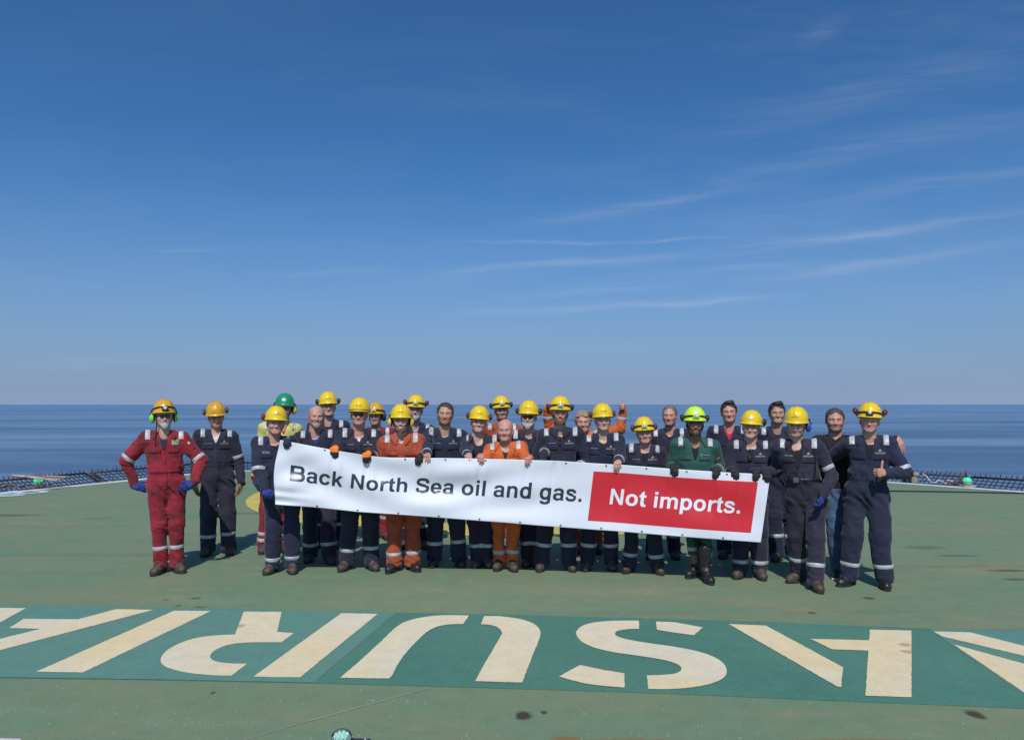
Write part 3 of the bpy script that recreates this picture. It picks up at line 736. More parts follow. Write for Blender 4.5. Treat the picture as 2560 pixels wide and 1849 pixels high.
# ================================================================== banner
TOPU = [(700, 1099), (716, 1101), (733, 1105), (812, 1120), (860, 1128.5), (904, 1135.6), (945, 1141), (980, 1143), (1063, 1143.5), (1155, 1144.5), (1280, 1147.5), (1394, 1151), (1486, 1157), (1564, 1161.5), (1670, 1170), (1696, 1172), (1821, 1180), (1885, 1183), (1926, 1186)]
BOTU = [(686, 1259), (691, 1260), (794, 1268), (897, 1278.5), (980, 1284), (1112, 1294), (1280, 1307), (1333, 1311.5), (1486, 1323), (1533, 1326), (1750, 1344), (1902, 1355)]
tu = np.array(TOPU, float); bu = np.array(BOTU, float)
def Yb(u): return np.interp(u, [680, 1000, 1300, 1600, 1930], [8.02, 8.06, 8.04, 7.92, 7.72])
def ban_pt(s, t):
    """point of the banner sheet: s along, t downwards (0..1)"""
    s = np.asarray(s, float); t = np.asarray(t, float)
    ut = 700 + s * 1226; ub = 688 + s * 1214
    vt = np.interp(ut, tu[:, 0], tu[:, 1]); vb = np.interp(ub, bu[:, 0], bu[:, 1])
    u = ut * (1 - t) + ub * t - 9 * np.exp(-(s / .03) ** 2) * np.sin(np.pi * np.clip(t, 0, 1)) ** 1.5 * (t > .0)
    v = vt * (1 - t) + vb * t
    edge = np.sin(np.pi * np.clip(t, 0, 1)) ** 0.7
    fold = 0.027 * np.sin(6.0 * (t * 1.25 - 2.3 * (1 - np.exp(-3.2 * s))) + .5) * np.exp(-((s - .22) / .30) ** 2)
    fold += 0.015 * np.sin(2 * np.pi * (t * 1.9 + s * 3.3) + 1.0) * np.exp(-((s - .40) / .16) ** 2)
    fold += 0.013 * np.sin(2 * np.pi * (t * 1.2 - s * 3.0) + 2.2) * np.exp(-((s - .85) / .16) ** 2)
    fold += 0.010 * np.sin(2 * np.pi * (t * 2.2 + s * 9.0)) * np.exp(-((s - .03) / .06) ** 2)
    gath = 0.012 * np.sin(2 * np.pi * (t * 5.5)) * np.exp(-(s / .05) ** 2) * np.exp(-((t - .88) / .13) ** 2)
    fold += 0.006 * np.sin(2 * np.pi * s * 7.3 + 2.0 * t) 
    for sx, am in ((.11, .018), (.18, .018), (.29, .014), (.41, .016), (.505, .014), (.56, .016), (.685, .014), (.80, .016), (.885, .014), (.94, .012)):
        fold += am * np.exp(-((s - sx - .02 * t) / (.006 + .035 * t)) ** 2) * 1.7 * np.exp(-t / .30) * np.cos((s - sx) * 240)
    Y = Yb(u) + (fold + 0.03 * np.sin(np.pi * t) * np.sin(np.pi * s)) * edge + gath
    Y = Y - .03 * t
    X = (u - 1280) / F; yy = -(v - 924) / F
    dx, dy, dz = X, CP - yy * SP, SP + yy * CP
    k = Y / dy
    return np.stack([dx * k, Y, CAMZ + dz * k], -1)
def ban_normal(s, t):
    e = 2e-3; a = ban_pt(s + e, t) - ban_pt(s - e, t); b = ban_pt(s, t + e) - ban_pt(s, t - e)
    nrm = np.cross(a, b); nrm /= np.linalg.norm(nrm, axis=-1, keepdims=True)
    return np.where(nrm[..., 1:2] > 0, -nrm, nrm)
BORG = np.array([0.0, 7.95, 0.0])
BANM = pmat('banner_vinyl', (0.70, 0.715, 0.78), .55, spec=.35)
INK = pmat('banner_ink', (0.030, 0.036, 0.058), .30, spec=.55)
REDI = pmat('banner_red', (0.60, 0.024, 0.036), .36, spec=.45)
BANM.node_tree.nodes['Principled BSDF'].inputs['Subsurface Weight'].default_value = 0.0
NS, NTT = 520, 84
ss, tt = np.meshgrid(np.linspace(0, 1, NS), np.linspace(0, 1, NTT), indexing='ij')
Pf = ban_pt(ss, tt); Nn = ban_normal(ss, tt)
Vf = Pf.reshape(-1, 3); Vb_ = (Pf - Nn * 0.0015).reshape(-1, 3)
def gq(a, b, off=0, flip=False):
    i, j = np.meshgrid(np.arange(a - 1), np.arange(b - 1), indexing='ij')
    q = np.stack([i * b + j, (i + 1) * b + j, (i + 1) * b + j + 1, i * b + j + 1], -1).reshape(-1, 4) + off
    return q[:, ::-1] if flip else q
nv = NS * NTT
rim = [i * NTT for i in range(NS)] + [(NS - 1) * NTT + j for j in range(1, NTT)] + [i * NTT + NTT - 1 for i in range(NS - 2, -1, -1)] + [j for j in range(NTT - 2, 0, -1)]
rim = np.array(rim); rq = np.stack([rim, np.roll(rim, -1), np.roll(rim, -1) + nv, rim + nv], 1)
banner = link('banner', mesh_fast('banner', np.concatenate([Vf, Vb_]) - BORG, np.concatenate([gq(NS, NTT, 0, True), gq(NS, NTT, nv), rq])), BANM, None, BORG)
tag(banner, 'long white vinyl banner with dark wording and a red panel held by the crew', 'banner')
def uv2st(u, v):
    s = (u - 694) / 1220.0
    for _ in range(6):
        ut = 700 + s * 1226; ub = 688 + s * 1214; vt = np.interp(ut, tu[:, 0], tu[:, 1]); vb = np.interp(ub, bu[:, 0], bu[:, 1])
        t = (v - vt) / (vb - vt); s = (u - (700 * (1 - t) + 688 * t)) / (1226 * (1 - t) + 1214 * t)
    return s, t
# red panel
s0, t0 = uv2st(1484, 1177); s1, t1 = uv2st(1877, 1331)
a_, b__ = np.meshgrid(np.linspace(s0, s1, 180), np.linspace(t0, t1, 60), indexing='ij')
Pp = ban_pt(a_, b__) + ban_normal(a_, b__) * .0016
link('red_panel', mesh_fast('red', Pp.reshape(-1, 3) - BORG, gq(180, 60, 0, True)), REDI, banner)
# lettering: filled from shape functions on a fine grid (marching squares)
def sd_poly(X, Y, P):
    P = np.array(P, float); d = np.full(X.shape, 1e9); s = np.ones(X.shape); n = len(P)
    j = n - 1
    for i in range(n):
        ex, ey = P[j] - P[i]; wx = X - P[i][0]; wy = Y - P[i][1]
        tq = np.clip((wx * ex + wy * ey) / (ex * ex + ey * ey), 0, 1)
        d = np.minimum(d, (wx - ex * tq) ** 2 + (wy - ey * tq) ** 2)
        c1_ = Y >= P[i][1]; c2_ = Y < P[j][1]; c3_ = ex * wy > ey * wx
        flip = (c1_ & c2_ & c3_) | (~c1_ & ~c2_ & ~c3_); s = np.where(flip, -s, s); j = i
    return s * np.sqrt(d)
def bx2(X, Y, x0, y0, x1, y1): return np.maximum(np.abs(X - (x0 + x1) / 2) - (x1 - x0) / 2, np.abs(Y - (y0 + y1) / 2) - (y1 - y0) / 2)
def el2(X, Y, x0, y0, x1, y1, p=2.2):
    cx, cy, rx, ry = (x0 + x1) / 2, (y0 + y1) / 2, (x1 - x0) / 2, (y1 - y0) / 2
    return ((np.abs((X - cx) / rx) ** p + np.abs((Y - cy) / ry) ** p + 1e-12) ** (1 / p) - 1) * min(rx, ry)
def Ds(X, Y, x0, y0, x1, y1):
    r = (y1 - y0) / 2; return np.minimum(bx2(X, Y, x0, y0, x1 - r, y1), el2(X, Y, x1 - 2 * r, y0, x1, y1))
U_ = lambda *a: np.minimum.reduce(a); I_ = lambda *a: np.maximum.reduce(a)
def ring2(X, Y, o, i): return np.maximum(el2(X, Y, *o), -el2(X, Y, *i))
def pline(X, Y, P, wd):
    P = catm(P, 8, False); d = np.full(X.shape, 1e9)
    for i in range(len(P) - 1):
        ax, ay = P[i]; ex, ey = P[i + 1][0] - ax, P[i + 1][1] - ay; tq = np.clip(((X - ax) * ex + (Y - ay) * ey) / (ex * ex + ey * ey + 1e-9), 0, 1)
        d = np.minimum(d, np.hypot(X - ax - ex * tq, Y - ay - ey * tq))
    for a, b in ((P[0], P[1]), (P[-1], P[-2])):   # flat ends
        ex, ey = b[0] - a[0], b[1] - a[1]; L = math.hypot(ex, ey); h = -((X - a[0]) * ex + (Y - a[1]) * ey) / L
        near = np.hypot(X - a[0], Y - a[1]) < wd * .9
        d = np.where(near & (h > 0), np.maximum(d, h + wd / 2), d)
    return d - wd / 2
def arch(X, Y, x1, xi0, xi1, top=531):
    outer = U_(el2(X, Y, 2 * xi0 - x1 + 230, 120, x1, top, 2.3), bx2(X, Y, xi1, 0, x1, 325)); outer = U_(el2(X, Y, xi0 - 60, 110, x1, top, 2.3), bx2(X, Y, xi1, 0, x1, 325))
    inner = U_(el2(X, Y, xi0, 190, xi1, 420, 2.3), bx2(X, Y, xi0, -50, xi1, 305))
    return I_(outer, -inner, -bx2(X, Y, xi0 - 400, -60, xi0 - 60, 330), U_(I_(bx2(X, Y, -9999, 320, 9999, 9999)), bx2(X, Y, xi1, -9, x1, 340)))
def glyph(ch, X, Y):
    if ch == 'B':
        a = I_(Ds(X, Y, 73, 320, 650, 716), -Ds(X, Y, 218, 432, 508, 598)); b = I_(Ds(X, Y, 73, 0, 686, 418), -Ds(X, Y, 218, 120, 538, 318))
        a = I_(Ds(X, Y, 73, 320, 650, 716), -Ds(X, Y, 218, 432, 508, 598)); 
        return I_(U_(Ds(X, Y, 73, 318, 650, 716), Ds(X, Y, 73, 0, 686, 420)), -Ds(X, Y, 218, 432, 508, 598), -Ds(X, Y, 218, 120, 540, 318))
    if ch == 'o': return ring2(X, Y, (40, -12, 571, 531), (182, 104, 429, 415))
    if ch == 'c': return I_(ring2(X, Y, (38, -12, 545, 531), (178, 104, 410, 415)), -sd_poly(X, Y, [(330, 262), (398, 322), (395, 345), (640, 380), (640, 130), (392, 190), (398, 215)]))
    if ch == 'e': return U_(I_(ring2(X, Y, (35, -12, 528, 531), (172, 96, 392, 424)), -bx2(X, Y, 330, 158, 600, 216)), bx2(X, Y, 120, 216, 500, 304)) if False else I_(U_(ring2(X, Y, (35, -12, 528, 531), (174, 98, 390, 424)), I_(bx2(X, Y, 100, 214, 600, 303), el2(X, Y, 35, -12, 528, 531))), -sd_poly(X, Y, [(290, 214), (700, 214), (700, 168), (380, 140), (340, 150)]))
    if ch == 'a':
        top = I_(ring2(X, Y, (52, 230, 496, 531), (176, 330, 362, 425)), -bx2(X, Y, -50, 0, 700, 372)); stem = bx2(X, Y, 362, 95, 496, 400)
        bowl = ring2(X, Y, (36, -12, 420, 318), (172, 86, 372, 228)); tail = pline(X, Y, [(429, 130), (432, 70), (452, 0)], 134)
        return U_(top, stem, I_(bowl, bx2(X, Y, 0, -60, 430, 400)), I_(bx2(X, Y, 240, 205, 400, 316), -el2(X, Y, 172, 86, 372, 228)), sd_poly(X, Y, [(362, 120), (496, 120), (500, 60), (525, 0), (388, 0), (372, 50)]))
    if ch == 'n': return U_(bx2(X, Y, 71, 0, 208, 519), arch(X, Y, 544, 208, 407))
    if ch == 'h': return U_(bx2(X, Y, 71, 0, 208, 716), arch(X, Y, 544, 208, 407))
    if ch == 'm': return U_(bx2(X, Y, 62, 0, 199, 519), arch(X, Y, 515, 199, 378), arch(X, Y, 832, 515, 695))
    if ch == 'r': return U_(bx2(X, Y, 66, 0, 203, 519), I_(ring2(X, Y, (150, 100, 560, 531), (203, 130, 560, 412)), sd_poly(X, Y, [(120, 250), (203, 250), (340, 350), (362, 385), (402, 520), (380, 560), (120, 560)])))
    if ch == 'i': return U_(bx2(X, Y, 72, 0, 209, 519), bx2(X, Y, 72, 589, 209, 716))
    if ch == 'l': return bx2(X, Y, 72, 0, 209, 716)
    if ch == 'd': return U_(ring2(X, Y, (41, -12, 535, 531), (182, 104, 405, 415)), bx2(X, Y, 403, 0, 541, 716))
    if ch == 'p': return U_(ring2(X, Y, (74, -12, 570, 531), (204, 104, 428, 415)), bx2(X, Y, 68, -198, 206, 519))
    if ch == 'g': return U_(ring2(X, Y, (41, -6, 535, 531), (182, 112, 405, 415)), bx2(X, Y, 405, -20, 541, 519), I_(ring2(X, Y, (62, -211, 541, 110), (196, -104, 405, 60)), U_(bx2(X, Y, 0, -300, 541, -62), I_(bx2(X, Y, 300, -300, 541, 20)))))
    if ch == 't': return U_(sd_poly(X, Y, [(84, 520), (84, 610), (222, 700), (222, 519)]), bx2(X, Y, 14, 410, 316, 519), I_(U_(bx2(X, Y, 84, 140, 222, 519), el2(X, Y, 84, -12, 400, 280, 2.4)), -U_(bx2(X, Y, 222, 180, 500, 405), el2(X, Y, 222, 98, 420, 330, 2.4)), bx2(X, Y, 0, -40, 322, 530)))
    if ch == 's': return pline(X, Y, [(452, 362), (418, 425), (345, 468), (270, 475), (165, 462), (120, 400), (150, 330), (270, 285), (400, 250), (452, 185), (440, 100), (380, 56), (275, 45), (175, 55), (115, 110), (92, 168)], 118)
    if ch == 'S': return pline(X, Y, [(562, 492), (540, 580), (460, 650), (330, 664), (200, 650), (125, 575), (130, 480), (220, 415), (340, 382), (480, 345), (562, 285), (566, 170), (490, 80), (345, 52), (200, 70), (125, 140), (108, 235)], 136)
    if ch == 'N': return U_(bx2(X, Y, 73, 0, 207, 716), bx2(X, Y, 514, 0, 648, 716), sd_poly(X, Y, [(73, 716), (214, 716), (648, 0), (505, 0)]))
    if ch == 'k': return U_(bx2(X, Y, 67, 0, 204, 716), sd_poly(X, Y, [(190, 322), (364, 519), (533, 519), (342, 315), (250, 222), (190, 162)]), sd_poly(X, Y, [(342, 318), (547, 0), (398, 0), (252, 224)]))
    if ch == '.': return bx2(X, Y, 72, 0, 209, 137)
ADV = dict(B=722, a=556, c=556, k=556, N=722, o=611, r=389, t=333, h=611, S=667, e=556, i=278, l=278, n=611, d=611, g=611, s=556, m=889, p=611)
ADV['.'] = 278; ADV[' '] = 278
def msq(Fv, xs, ys):
    """filled marching squares -> (verts2d, faces)"""
    V = []; Fc = []; key = {}
    ins = Fv < 0
    def vert(k, p):
        if k not in key: key[k] = len(V); V.append(p)
        return key[k]
    H = ins[:-1, :-1] | ins[1:, :-1] | ins[1:, 1:] | ins[:-1, 1:]
    for i, j in np.argwhere(H):
        cs = [(i, j), (i + 1, j), (i + 1, j + 1), (i, j + 1)]; out = []
        for q in range(4):
            a, b = cs[q], cs[(q + 1) % 4]
            if ins[a]: out.append(vert(a, (xs[a[0]], ys[a[1]])))
            if ins[a] != ins[b]:
                k = (min(a, b), max(a, b)); va, vb = Fv[a], Fv[b]; tq = va / (va - vb)
                out.append(vert(k, (xs[a[0]] + tq * (xs[b[0]] - xs[a[0]]), ys[a[1]] + tq * (ys[b[1]] - ys[a[1]]))))
        out = [v for n_, v in enumerate(out) if v != out[n_ - 1]]
        if len(out) >= 3: Fc.append(out)
    return V, Fc
GC = {}
def gmesh(ch):
    if ch not in GC:
        st = 16; xs = np.arange(-20, ADV[ch] + 40, st) + 1.3; ys = np.arange(-230, 740, st) + .7
        X, Y = np.meshgrid(xs, ys, indexing='ij'); GC[ch] = msq(glyph(ch, X, Y), xs, ys)
    return GC[ch]
def banner_text(txt, u0, v0, u1, v1, cap_t, mat, lift):
    """baseline from photo pixel (u0,v0) to (u1,v1)"""
    sa, ta = uv2st(u0, v0); sb, tb = uv2st(u1, v1)
    tot = sum(ADV[c] for c in txt) - 72 - 69; x = -72.0
    for ch in txt:
        if ch != ' ':
            V2, F2 = gmesh(ch); V2 = np.array(V2)
            f = (x + V2[:, 0]) / tot; s = sa + (sb - sa) * f; tline = ta + (tb - ta) * f
            t = tline - V2[:, 1] / 716 * cap_t
            P = ban_pt(s, t) + ban_normal(s, t) * lift
            me = mesh_fast('letter', P - BORG, [f_[::-1] for f_ in F2]); link('letter', me, mat, banner)
        x += ADV[ch]
banner_text('Back North Sea oil and gas.', 727.5, 1200.5, 1453, 1253.5, 0.250, INK, .0016)
banner_text('Not imports.', 1523.5, 1259, 1849, 1282.5, 0.237, pmat('banner_white_ink', (.76, .77, .82), .38), .0030)
# eyelets
for side, tpos in ((0, .028), (1, .972)):
    for k in range(12):
        u = (812 if side == 0 else 691) + k * (100.5 if side == 0 else 101.5) 
        if side == 0 and u > 1900: continue
        s = (u - (700 - 12 * tpos)) / (1226 - 12 * tpos)
        if not 0.01 < s < .99: continue
        p = ban_pt(s, tpos); nm = ban_normal(s, tpos); b = MB()
        Z = nm; Xx = np.cross([0, 0, 1], Z); Xx /= np.linalg.norm(Xx); Yy = np.cross(Z, Xx); Mx = np.stack([Xx, Yy, Z], 1)
        b.lathe([(.0115, .001), (.0105, .0035), (.006, .0035), (.0055, .0015)], (0, 0, 0), 14, 0, Mx, cap=False); b.lathe([(.0058, .0012), (.0001, .0013)], (0, 0, 0), 12, 1, Mx, cap=False)
        b.build('eyelet', [pmat('eyelet_metal', (.35, .34, .32), .35, metal=.8), BLACKP], banner, p - BORG)
# ================================================================== people
def rotm(yaw=0, pitch=0, roll=0):
    """yaw about z, pitch about x (positive looks down), roll about y; local face looks to -y"""
    cy, sy = math.cos(yaw), math.sin(yaw); cx, sx = math.cos(pitch), math.sin(pitch); cr, sr = math.cos(roll), math.sin(roll)
    Rz = np.array([[cy, -sy, 0], [sy, cy, 0], [0, 0, 1]]); Rx = np.array([[1, 0, 0], [0, cx, -sx], [0, sx, cx]]); Ry = np.array([[cr, 0, sr], [0, 1, 0], [-sr, 0, cr]])
    return Rz @ Rx @ Ry
SKT = {'fair': (0.56, 0.335, 0.265), 'ruddy': (0.54, 0.275, 0.215), 'tan': (0.48, 0.27, 0.18), 'brown': (0.27, 0.135, 0.085)}
def norm_(v): v = np.asarray(v, float); return v / (np.linalg.norm(v) + 1e-9)
def build_head(sp, seed):
    """head in its own frame: eyes at z 0, crown .12, chin -.115, face to -y"""
    f = Field((-.105, -.135, -.24), (.105, .125, .14), .0042)
    wd = sp.get('hw', 1.0) * 1.09
    f.ell((0, .012, .035), (.076 * wd, .096, .085), .01)
    f.ell((0, -.028, -.030), (.063 * wd, .060, .080), .03)
    for x in (-1, 1):
        f.cone((x * .050 * wd, .005, -.050), (x * .018, -.066, -.092), .022, .020, .025)
        f.ell((x * .037, -.055, -.026), (.024, .026, .022), .02)
        f.cone((x * .012, -.083, .021), (x * .044, -.070, .022), .0105, .009, .014)
        f.ell((x * .032, -.100, -.002), (.017, .017, .010), .012, 'sub')
        f.ell((x * .032, -.0710, -.001), (.0145, .0130, .0110), .006)
        f.ell((x * .077 * wd, .015, -.012), (.009, .019, .031), .006)
        f.ell((x * .083 * wd, .009, -.010), (.006, .009, .016), .006, 'sub')
        f.ell((x * .0120, -.0905, -.037), (.0080, .0085, .0070), .007)
    f.ell((0, -.066, -.094), (.024, .020, .020), .018)
    f.cone((0, -.083, .008), (0, -.0975, -.033), .0085, .0112, .014)
    f.cone((-.018, -.083, -.0595), (.018, -.083, -.0595), .0065, .0065, .006); f.cone((-.016, -.082, -.070), (.016, -.082, -.070), .0075, .0075, .006)
    sm = sp.get('smile', 0)
    f.cone((-.024, -.0885, -.0635 + .004 * sm), (0, -.092, -.0650 - .003 * sm), .0018 + .0012 * sm, .0022 + .0022 * sm, .003, 'sub'); f.cone((.024, -.0885, -.0635 + .004 * sm), (0, -.092, -.0650 - .003 * sm), .0018 + .0012 * sm, .0022 + .0022 * sm, .003, 'sub')
    if sm:
        for x in (-1, 1): f.ell((x * .040, -.062, -.034), (.020, .022, .016), .015)
    if sp.get('jowl'): f.ell((0, -.030, -.090), (.055, .048, .030), .03)
    f.cone((0, .022, -.03), (0, .040, -.24), .056 * wd, .064 * wd, .025)
    bd = sp.get('beard')
    if bd:
        k = {'full': .011, 'goatee': .009, 'stubble': .0}[bd[0]]
        if k:
            if bd[0] == 'full':
                for x in (-1, 1): f.cone((x * .062 * wd, -.012, -.045), (x * .030, -.066, -.088), .010 + k * .3, .016 + k * .5, .012)
            f.ell((0, -.074, -.102), (.034, .024, .028 + k), .012)
            f.cone((-.030, -.082, -.052), (.030, -.082, -.052), .0065, .0065, .005)
    I, P = f.near(.02)
    f.D[I[:, 0], I[:, 1], I[:, 2]] += ((vnoise(P, 30, seed) - .5) * .0025 + (vnoise(P, 95, seed) - .5) * (.0012 if not bd else .0022)).astype(np.float32)
    V, Q = f.mesh()
    base = np.array(sp['tone']); x, y, z = V[:, 0], V[:, 1], V[:, 2]; ax = np.abs(x)
    C = np.tile(base, (len(V), 1)).astype(float)
    def blend(mask, col):
        m_ = np.clip(mask, 0, 1)[:, None]; C[:] = C * (1 - m_) + np.array(col) * m_
    g = lambda d, w_: np.exp(-(d / w_) ** 2)
    front = (y < -.035)
    red = base * np.array([1.08, .72, .70])
    blend(g(ax - .042, .020) * g(z + .030, .018) * front * .75, red); blend(g(ax, .012) * g(z + .034, .014) * (y < -.09) * .7, red)
    blend((ax > .068) * .5, red)
    nn_ = vnoise(V, 60, seed)
    if bd:
        bc = np.array(bd[1]); st = .45 if bd[0] == 'stubble' else .93
        m_ = ((z < -.050) & (z > -.128) & (y < .0)) if bd[0] != 'goatee' else ((z < -.047) & (ax < .036) & (y < -.045) & (z > -.135))
        up = (z < -.028 - .35 * np.clip(.066 - ax, 0, 1)) | (ax > .058) if bd[0] != 'goatee' else m_
        m2 = (m_ & (z < -.047)) | ((ax > .052) & (z < -.02) & (z > -.10) & (y < .012) & (bd[0] != 'goatee'))
        blend(m2 * st * (.75 + .5 * nn_), bc)
    lip = g(z + .0645, .0085) * (ax < .026) * (y < -.078)
    blend(lip * .85, base * np.array([.85, .50, .50])); 
    blend(g(z + .0645 - .004 * sm * (ax / .024), .0046 if sp.get('teeth') else .0026) * (ax < .025) * (y < -.072) * (.9 if sp.get('teeth') else .55), (.66, .60, .55) if sp.get('teeth') else (.10, .035, .03))
    brow = np.array(sp.get('hairc', (.06, .04, .03)))
    blend(g(z - .020, .0050) * (ax > .012) * (ax < .050) * (y < -.055) * .6, brow)
    er = ((ax - .031) / .0145) ** 2 + ((z + .0005) / .0036) ** 2
    eye = (er < 1.6) & (y < -.06)
    blend(eye * .8, (.30, .24, .21)); blend(((ax - .031) ** 2 + (z * 1.5) ** 2 < .0050 ** 2) & (y < -.06), (.035, .030, .03))
    blend(g(z - .0060, .0022) * (ax > .016) * (ax < .047) * (y < -.055) * .85, base * .25); blend(g(z + .010, .004) * g(ax - .031, .014) * front * .35, base * np.array([.8, .6, .6]))
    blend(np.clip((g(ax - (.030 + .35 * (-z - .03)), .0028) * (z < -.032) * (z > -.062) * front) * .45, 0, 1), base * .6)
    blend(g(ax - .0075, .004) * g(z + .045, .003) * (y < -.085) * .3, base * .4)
    hc = sp.get('sides')
    if hc is not None: blend(((z > -.045) & (y > -.015) & (ax < .082) & ~((ax > .0735) & (y < .04) & (z < .02)) & (z < .13) & ((y > .012) | (z > 0))) * .9, hc)
    return V, Q, C
def build_hand(hd, wr, sc, glove):
    """five-fingered hand; hd: d (along), n (palm side), s (thumb side), curl, thumb"""
    d, n = norm_(hd['d']), norm_(hd['n']); n = norm_(n - d * (n @ d)); s = norm_(hd['s']); s = norm_(s - d * (s @ d) - n * (s @ n))
    ex = .0028 if glove else 0.0
    h = .0042
    F_ = []
    rr = []
    pw = wr + d * .02
    kn = [wr + sc * (d * .088 + s * o - n * .002) for o in (.031, .0105, -.0105, -.030)]
    kn = [k - d * q * sc for k, q in zip(kn, (.003, 0, .004, .012))]
    for k in kn: rr.append((wr + s * (k - wr) @ s * .55 + d * .018, k, .0155 * sc + ex, .0125 * sc + ex, .016))
    rr.append((kn[0] - d * .02, kn[3] - d * .015, .012 * sc + ex, .011 * sc + ex, .016))
    rr.append((wr - hd.get('fa', d) * .065, wr + d * .02, .029 * sc + ex * 2, .027 * sc + ex, .02))
    Ls = [(.042, .026, .021), (.046, .030, .022), (.043, .028, .022), (.034, .021, .019)]
    curls = hd.get('curl', (20, 25, 15)); sprd = hd.get('spread', .06)
    for i, k in enumerate(kn):
        A = 0.0; p = k; rad_ = (.0098, .0100, .0096, .0086)[i] * sc + ex; ofs = hd.get('vary', (0, 4, 7, 12))[i]
        for j in range(3):
            A += R(curls[j] + (ofs if j == 0 else 0)); dr = norm_(d * math.cos(A) + n * math.sin(A) + s * sprd * (1.5 - i) * math.cos(A)); q = p + dr * Ls[i][j] * sc
            rr.append((p, q, rad_ - .0006 * j, rad_ - .0006 * (j + 1), .0035)); p = q
    th = hd.get('thumb', 'rest')
    b0 = wr + d * .022 * sc + s * .020 * sc + n * .006
    if th == 'up': dirs = [norm_(s * .9 + d * .45), norm_(s + d * .05 - n * .05), norm_(s * 1 - d * .12)]; tl = (.044, .036, .030)
    elif th == 'behind': dirs = [norm_(d * .8 + s * .4 + n * .5), norm_(d * .6 + n * .8), norm_(d * .4 + n * .9)]; tl = (.042, .032, .026)
    else: dirs = [norm_(d * .72 + s * .62 + n * .25), norm_(d * .92 + s * .28 + n * .22), norm_(d + s * .05 + n * .3)]; tl = (.044, .034, .027)
    p = b0
    for j in range(3):
        q = p + dirs[j] * tl[j] * sc; rr.append((p, q, (.0155, .0115, .0108)[j] * sc + ex, (.0118, .0108, .0092)[j] * sc + ex, .009 if j == 0 else .004)); p = q
    P = np.array([x for r_ in rr for x in (r_[0], r_[1])]); f = Field(P.min(0) - .035, P.max(0) + .035, h)
    for a, b, r1, r2, k in rr: f.cone(a, b, r1, r2, k)
    V, Q = f.mesh()
    tipm = np.clip(((V - kn[1]) @ d) / .03, 0, 1)
    kk = np.minimum.reduce([np.linalg.norm(V - k_, axis=1) for k_ in kn]); fing = np.zeros(len(V))
    down = ((V - wr) @ n)
    return V, Q, dict(along=(V - wr) @ d, side=down, knuckle=kk, len=sc)
def solve_elbow(sh, wr, l1, l2, pole):
    v = wr - sh; D = np.linalg.norm(v)
    if D > (l1 + l2) * .985: wr = sh + v / D * (l1 + l2) * .985; v = wr - sh; D = np.linalg.norm(v)
    a = (l1 * l1 - l2 * l2 + D * D) / (2 * D); hgt = math.sqrt(max(l1 * l1 - a * a, 0)); e = v / D
    p = np.asarray(pole, float); p = norm_(p - e * (p @ e)); return sh + e * a + p * hgt, wr
def txt_mesh(text, width):
    cu = bpy.data.curves.new('t', 'FONT'); cu.body = text; cu.size = 1; cu.resolution_u = 2; cu.offset = .012
    ob = bpy.data.objects.new('t', cu); COL.objects.link(ob); dg = bpy.context.evaluated_depsgraph_get(); dg.update()
    me = bpy.data.meshes.new_from_object(ob.evaluated_get(dg)); V = np.array([v.co[:2] for v in me.vertices]); Fc = [tuple(p.vertices) for p in me.polygons]
    bpy.data.objects.remove(ob); bpy.data.meshes.remove(me)
    V[:, 0] -= (V[:, 0].min() + V[:, 0].max()) / 2; V *= width / (V[:, 0].max() - V[:, 0].min()); return V, Fc
LOGO = txt_mesh('ANASURIA', 1.0)
HELM = {}
def helmet_shell():
    """yellow hard hat shell in head frame with a front peak; rows from the crown to the rim, then the inside"""
    a, b, c = .112, .132, .132; z0 = .052; n = 72; rows = []
    def ring(ph, inn=0.0, fl=0.0, drop=0.0, pk=0.0):
        out = []
        for j in range(n):
            A = 2 * math.pi * j / n; x = math.cos(A); y = math.sin(A); fr = max(0.0, -y) ** 3
            rx = (a - inn) * math.sin(ph) ** .92 + fl; ry = (b - inn) * math.sin(ph) ** .92 + fl + pk * fr
            X = rx * x; Y = ry * y + .014; Z = z0 + (c - inn) * math.cos(ph) + drop - pk * fr * .25 + .006 * max(0, y) * (ph > 1.5) * -1
            if ph < 1.35: Z += .006 * math.exp(-(X / .016) ** 2) * math.sin(min(ph * 2, math.pi / 2)) * (1 if ph > .1 else .7); Z += .0035 * math.exp(-((abs(X) - .05) / .010) ** 2) * (ph > .3)
            out.append((X, Y, Z))
        return out
    for i in range(1, 19): rows.append(ring(R(90) * i / 18))
    rows.append(ring(R(90), 0, .001, -.012)); rows.append(ring(R(90), 0, .006, -.017, .012)); rows.append(ring(R(90), 0, .009, -.021, .017))
    rows.append(ring(R(90), 0, .008, -.024, .017)); rows.append(ring(R(90), .003, .003, -.020, .010)); rows.append(ring(R(90), .004, -.001, -.010)); rows.append(ring(R(70), .005))
    rows.append(ring(R(40), .005))
    V = [(0, .014, z0 + c + .005)] + [p for r_ in rows for p in r_]; Fc = [(0, 1 + (j), 1 + (j + 1) % n) for j in range(n)]
    for i in range(len(rows) - 1):
        for j in range(n): A_ = 1 + i * n + j; B_ = 1 + i * n + (j + 1) % n; Fc.append((A_, A_ + n, B_ + n, B_))
    return np.array(V), Fc
HELM_V, HELM_F = helmet_shell()
def hel_surf(X, Z, off=.002, a=.112, b=.132, c=.132, z0=.052):
    cosp = np.clip((Z - z0) / c, -1, 1); sp_ = np.sqrt(np.clip(1 - cosp ** 2, 1e-6, 1)) ** .92
    q = np.clip(1 - (X / (a * sp_)) ** 2, .02, 1); return -(b * sp_) * np.sqrt(q) + .014 - off
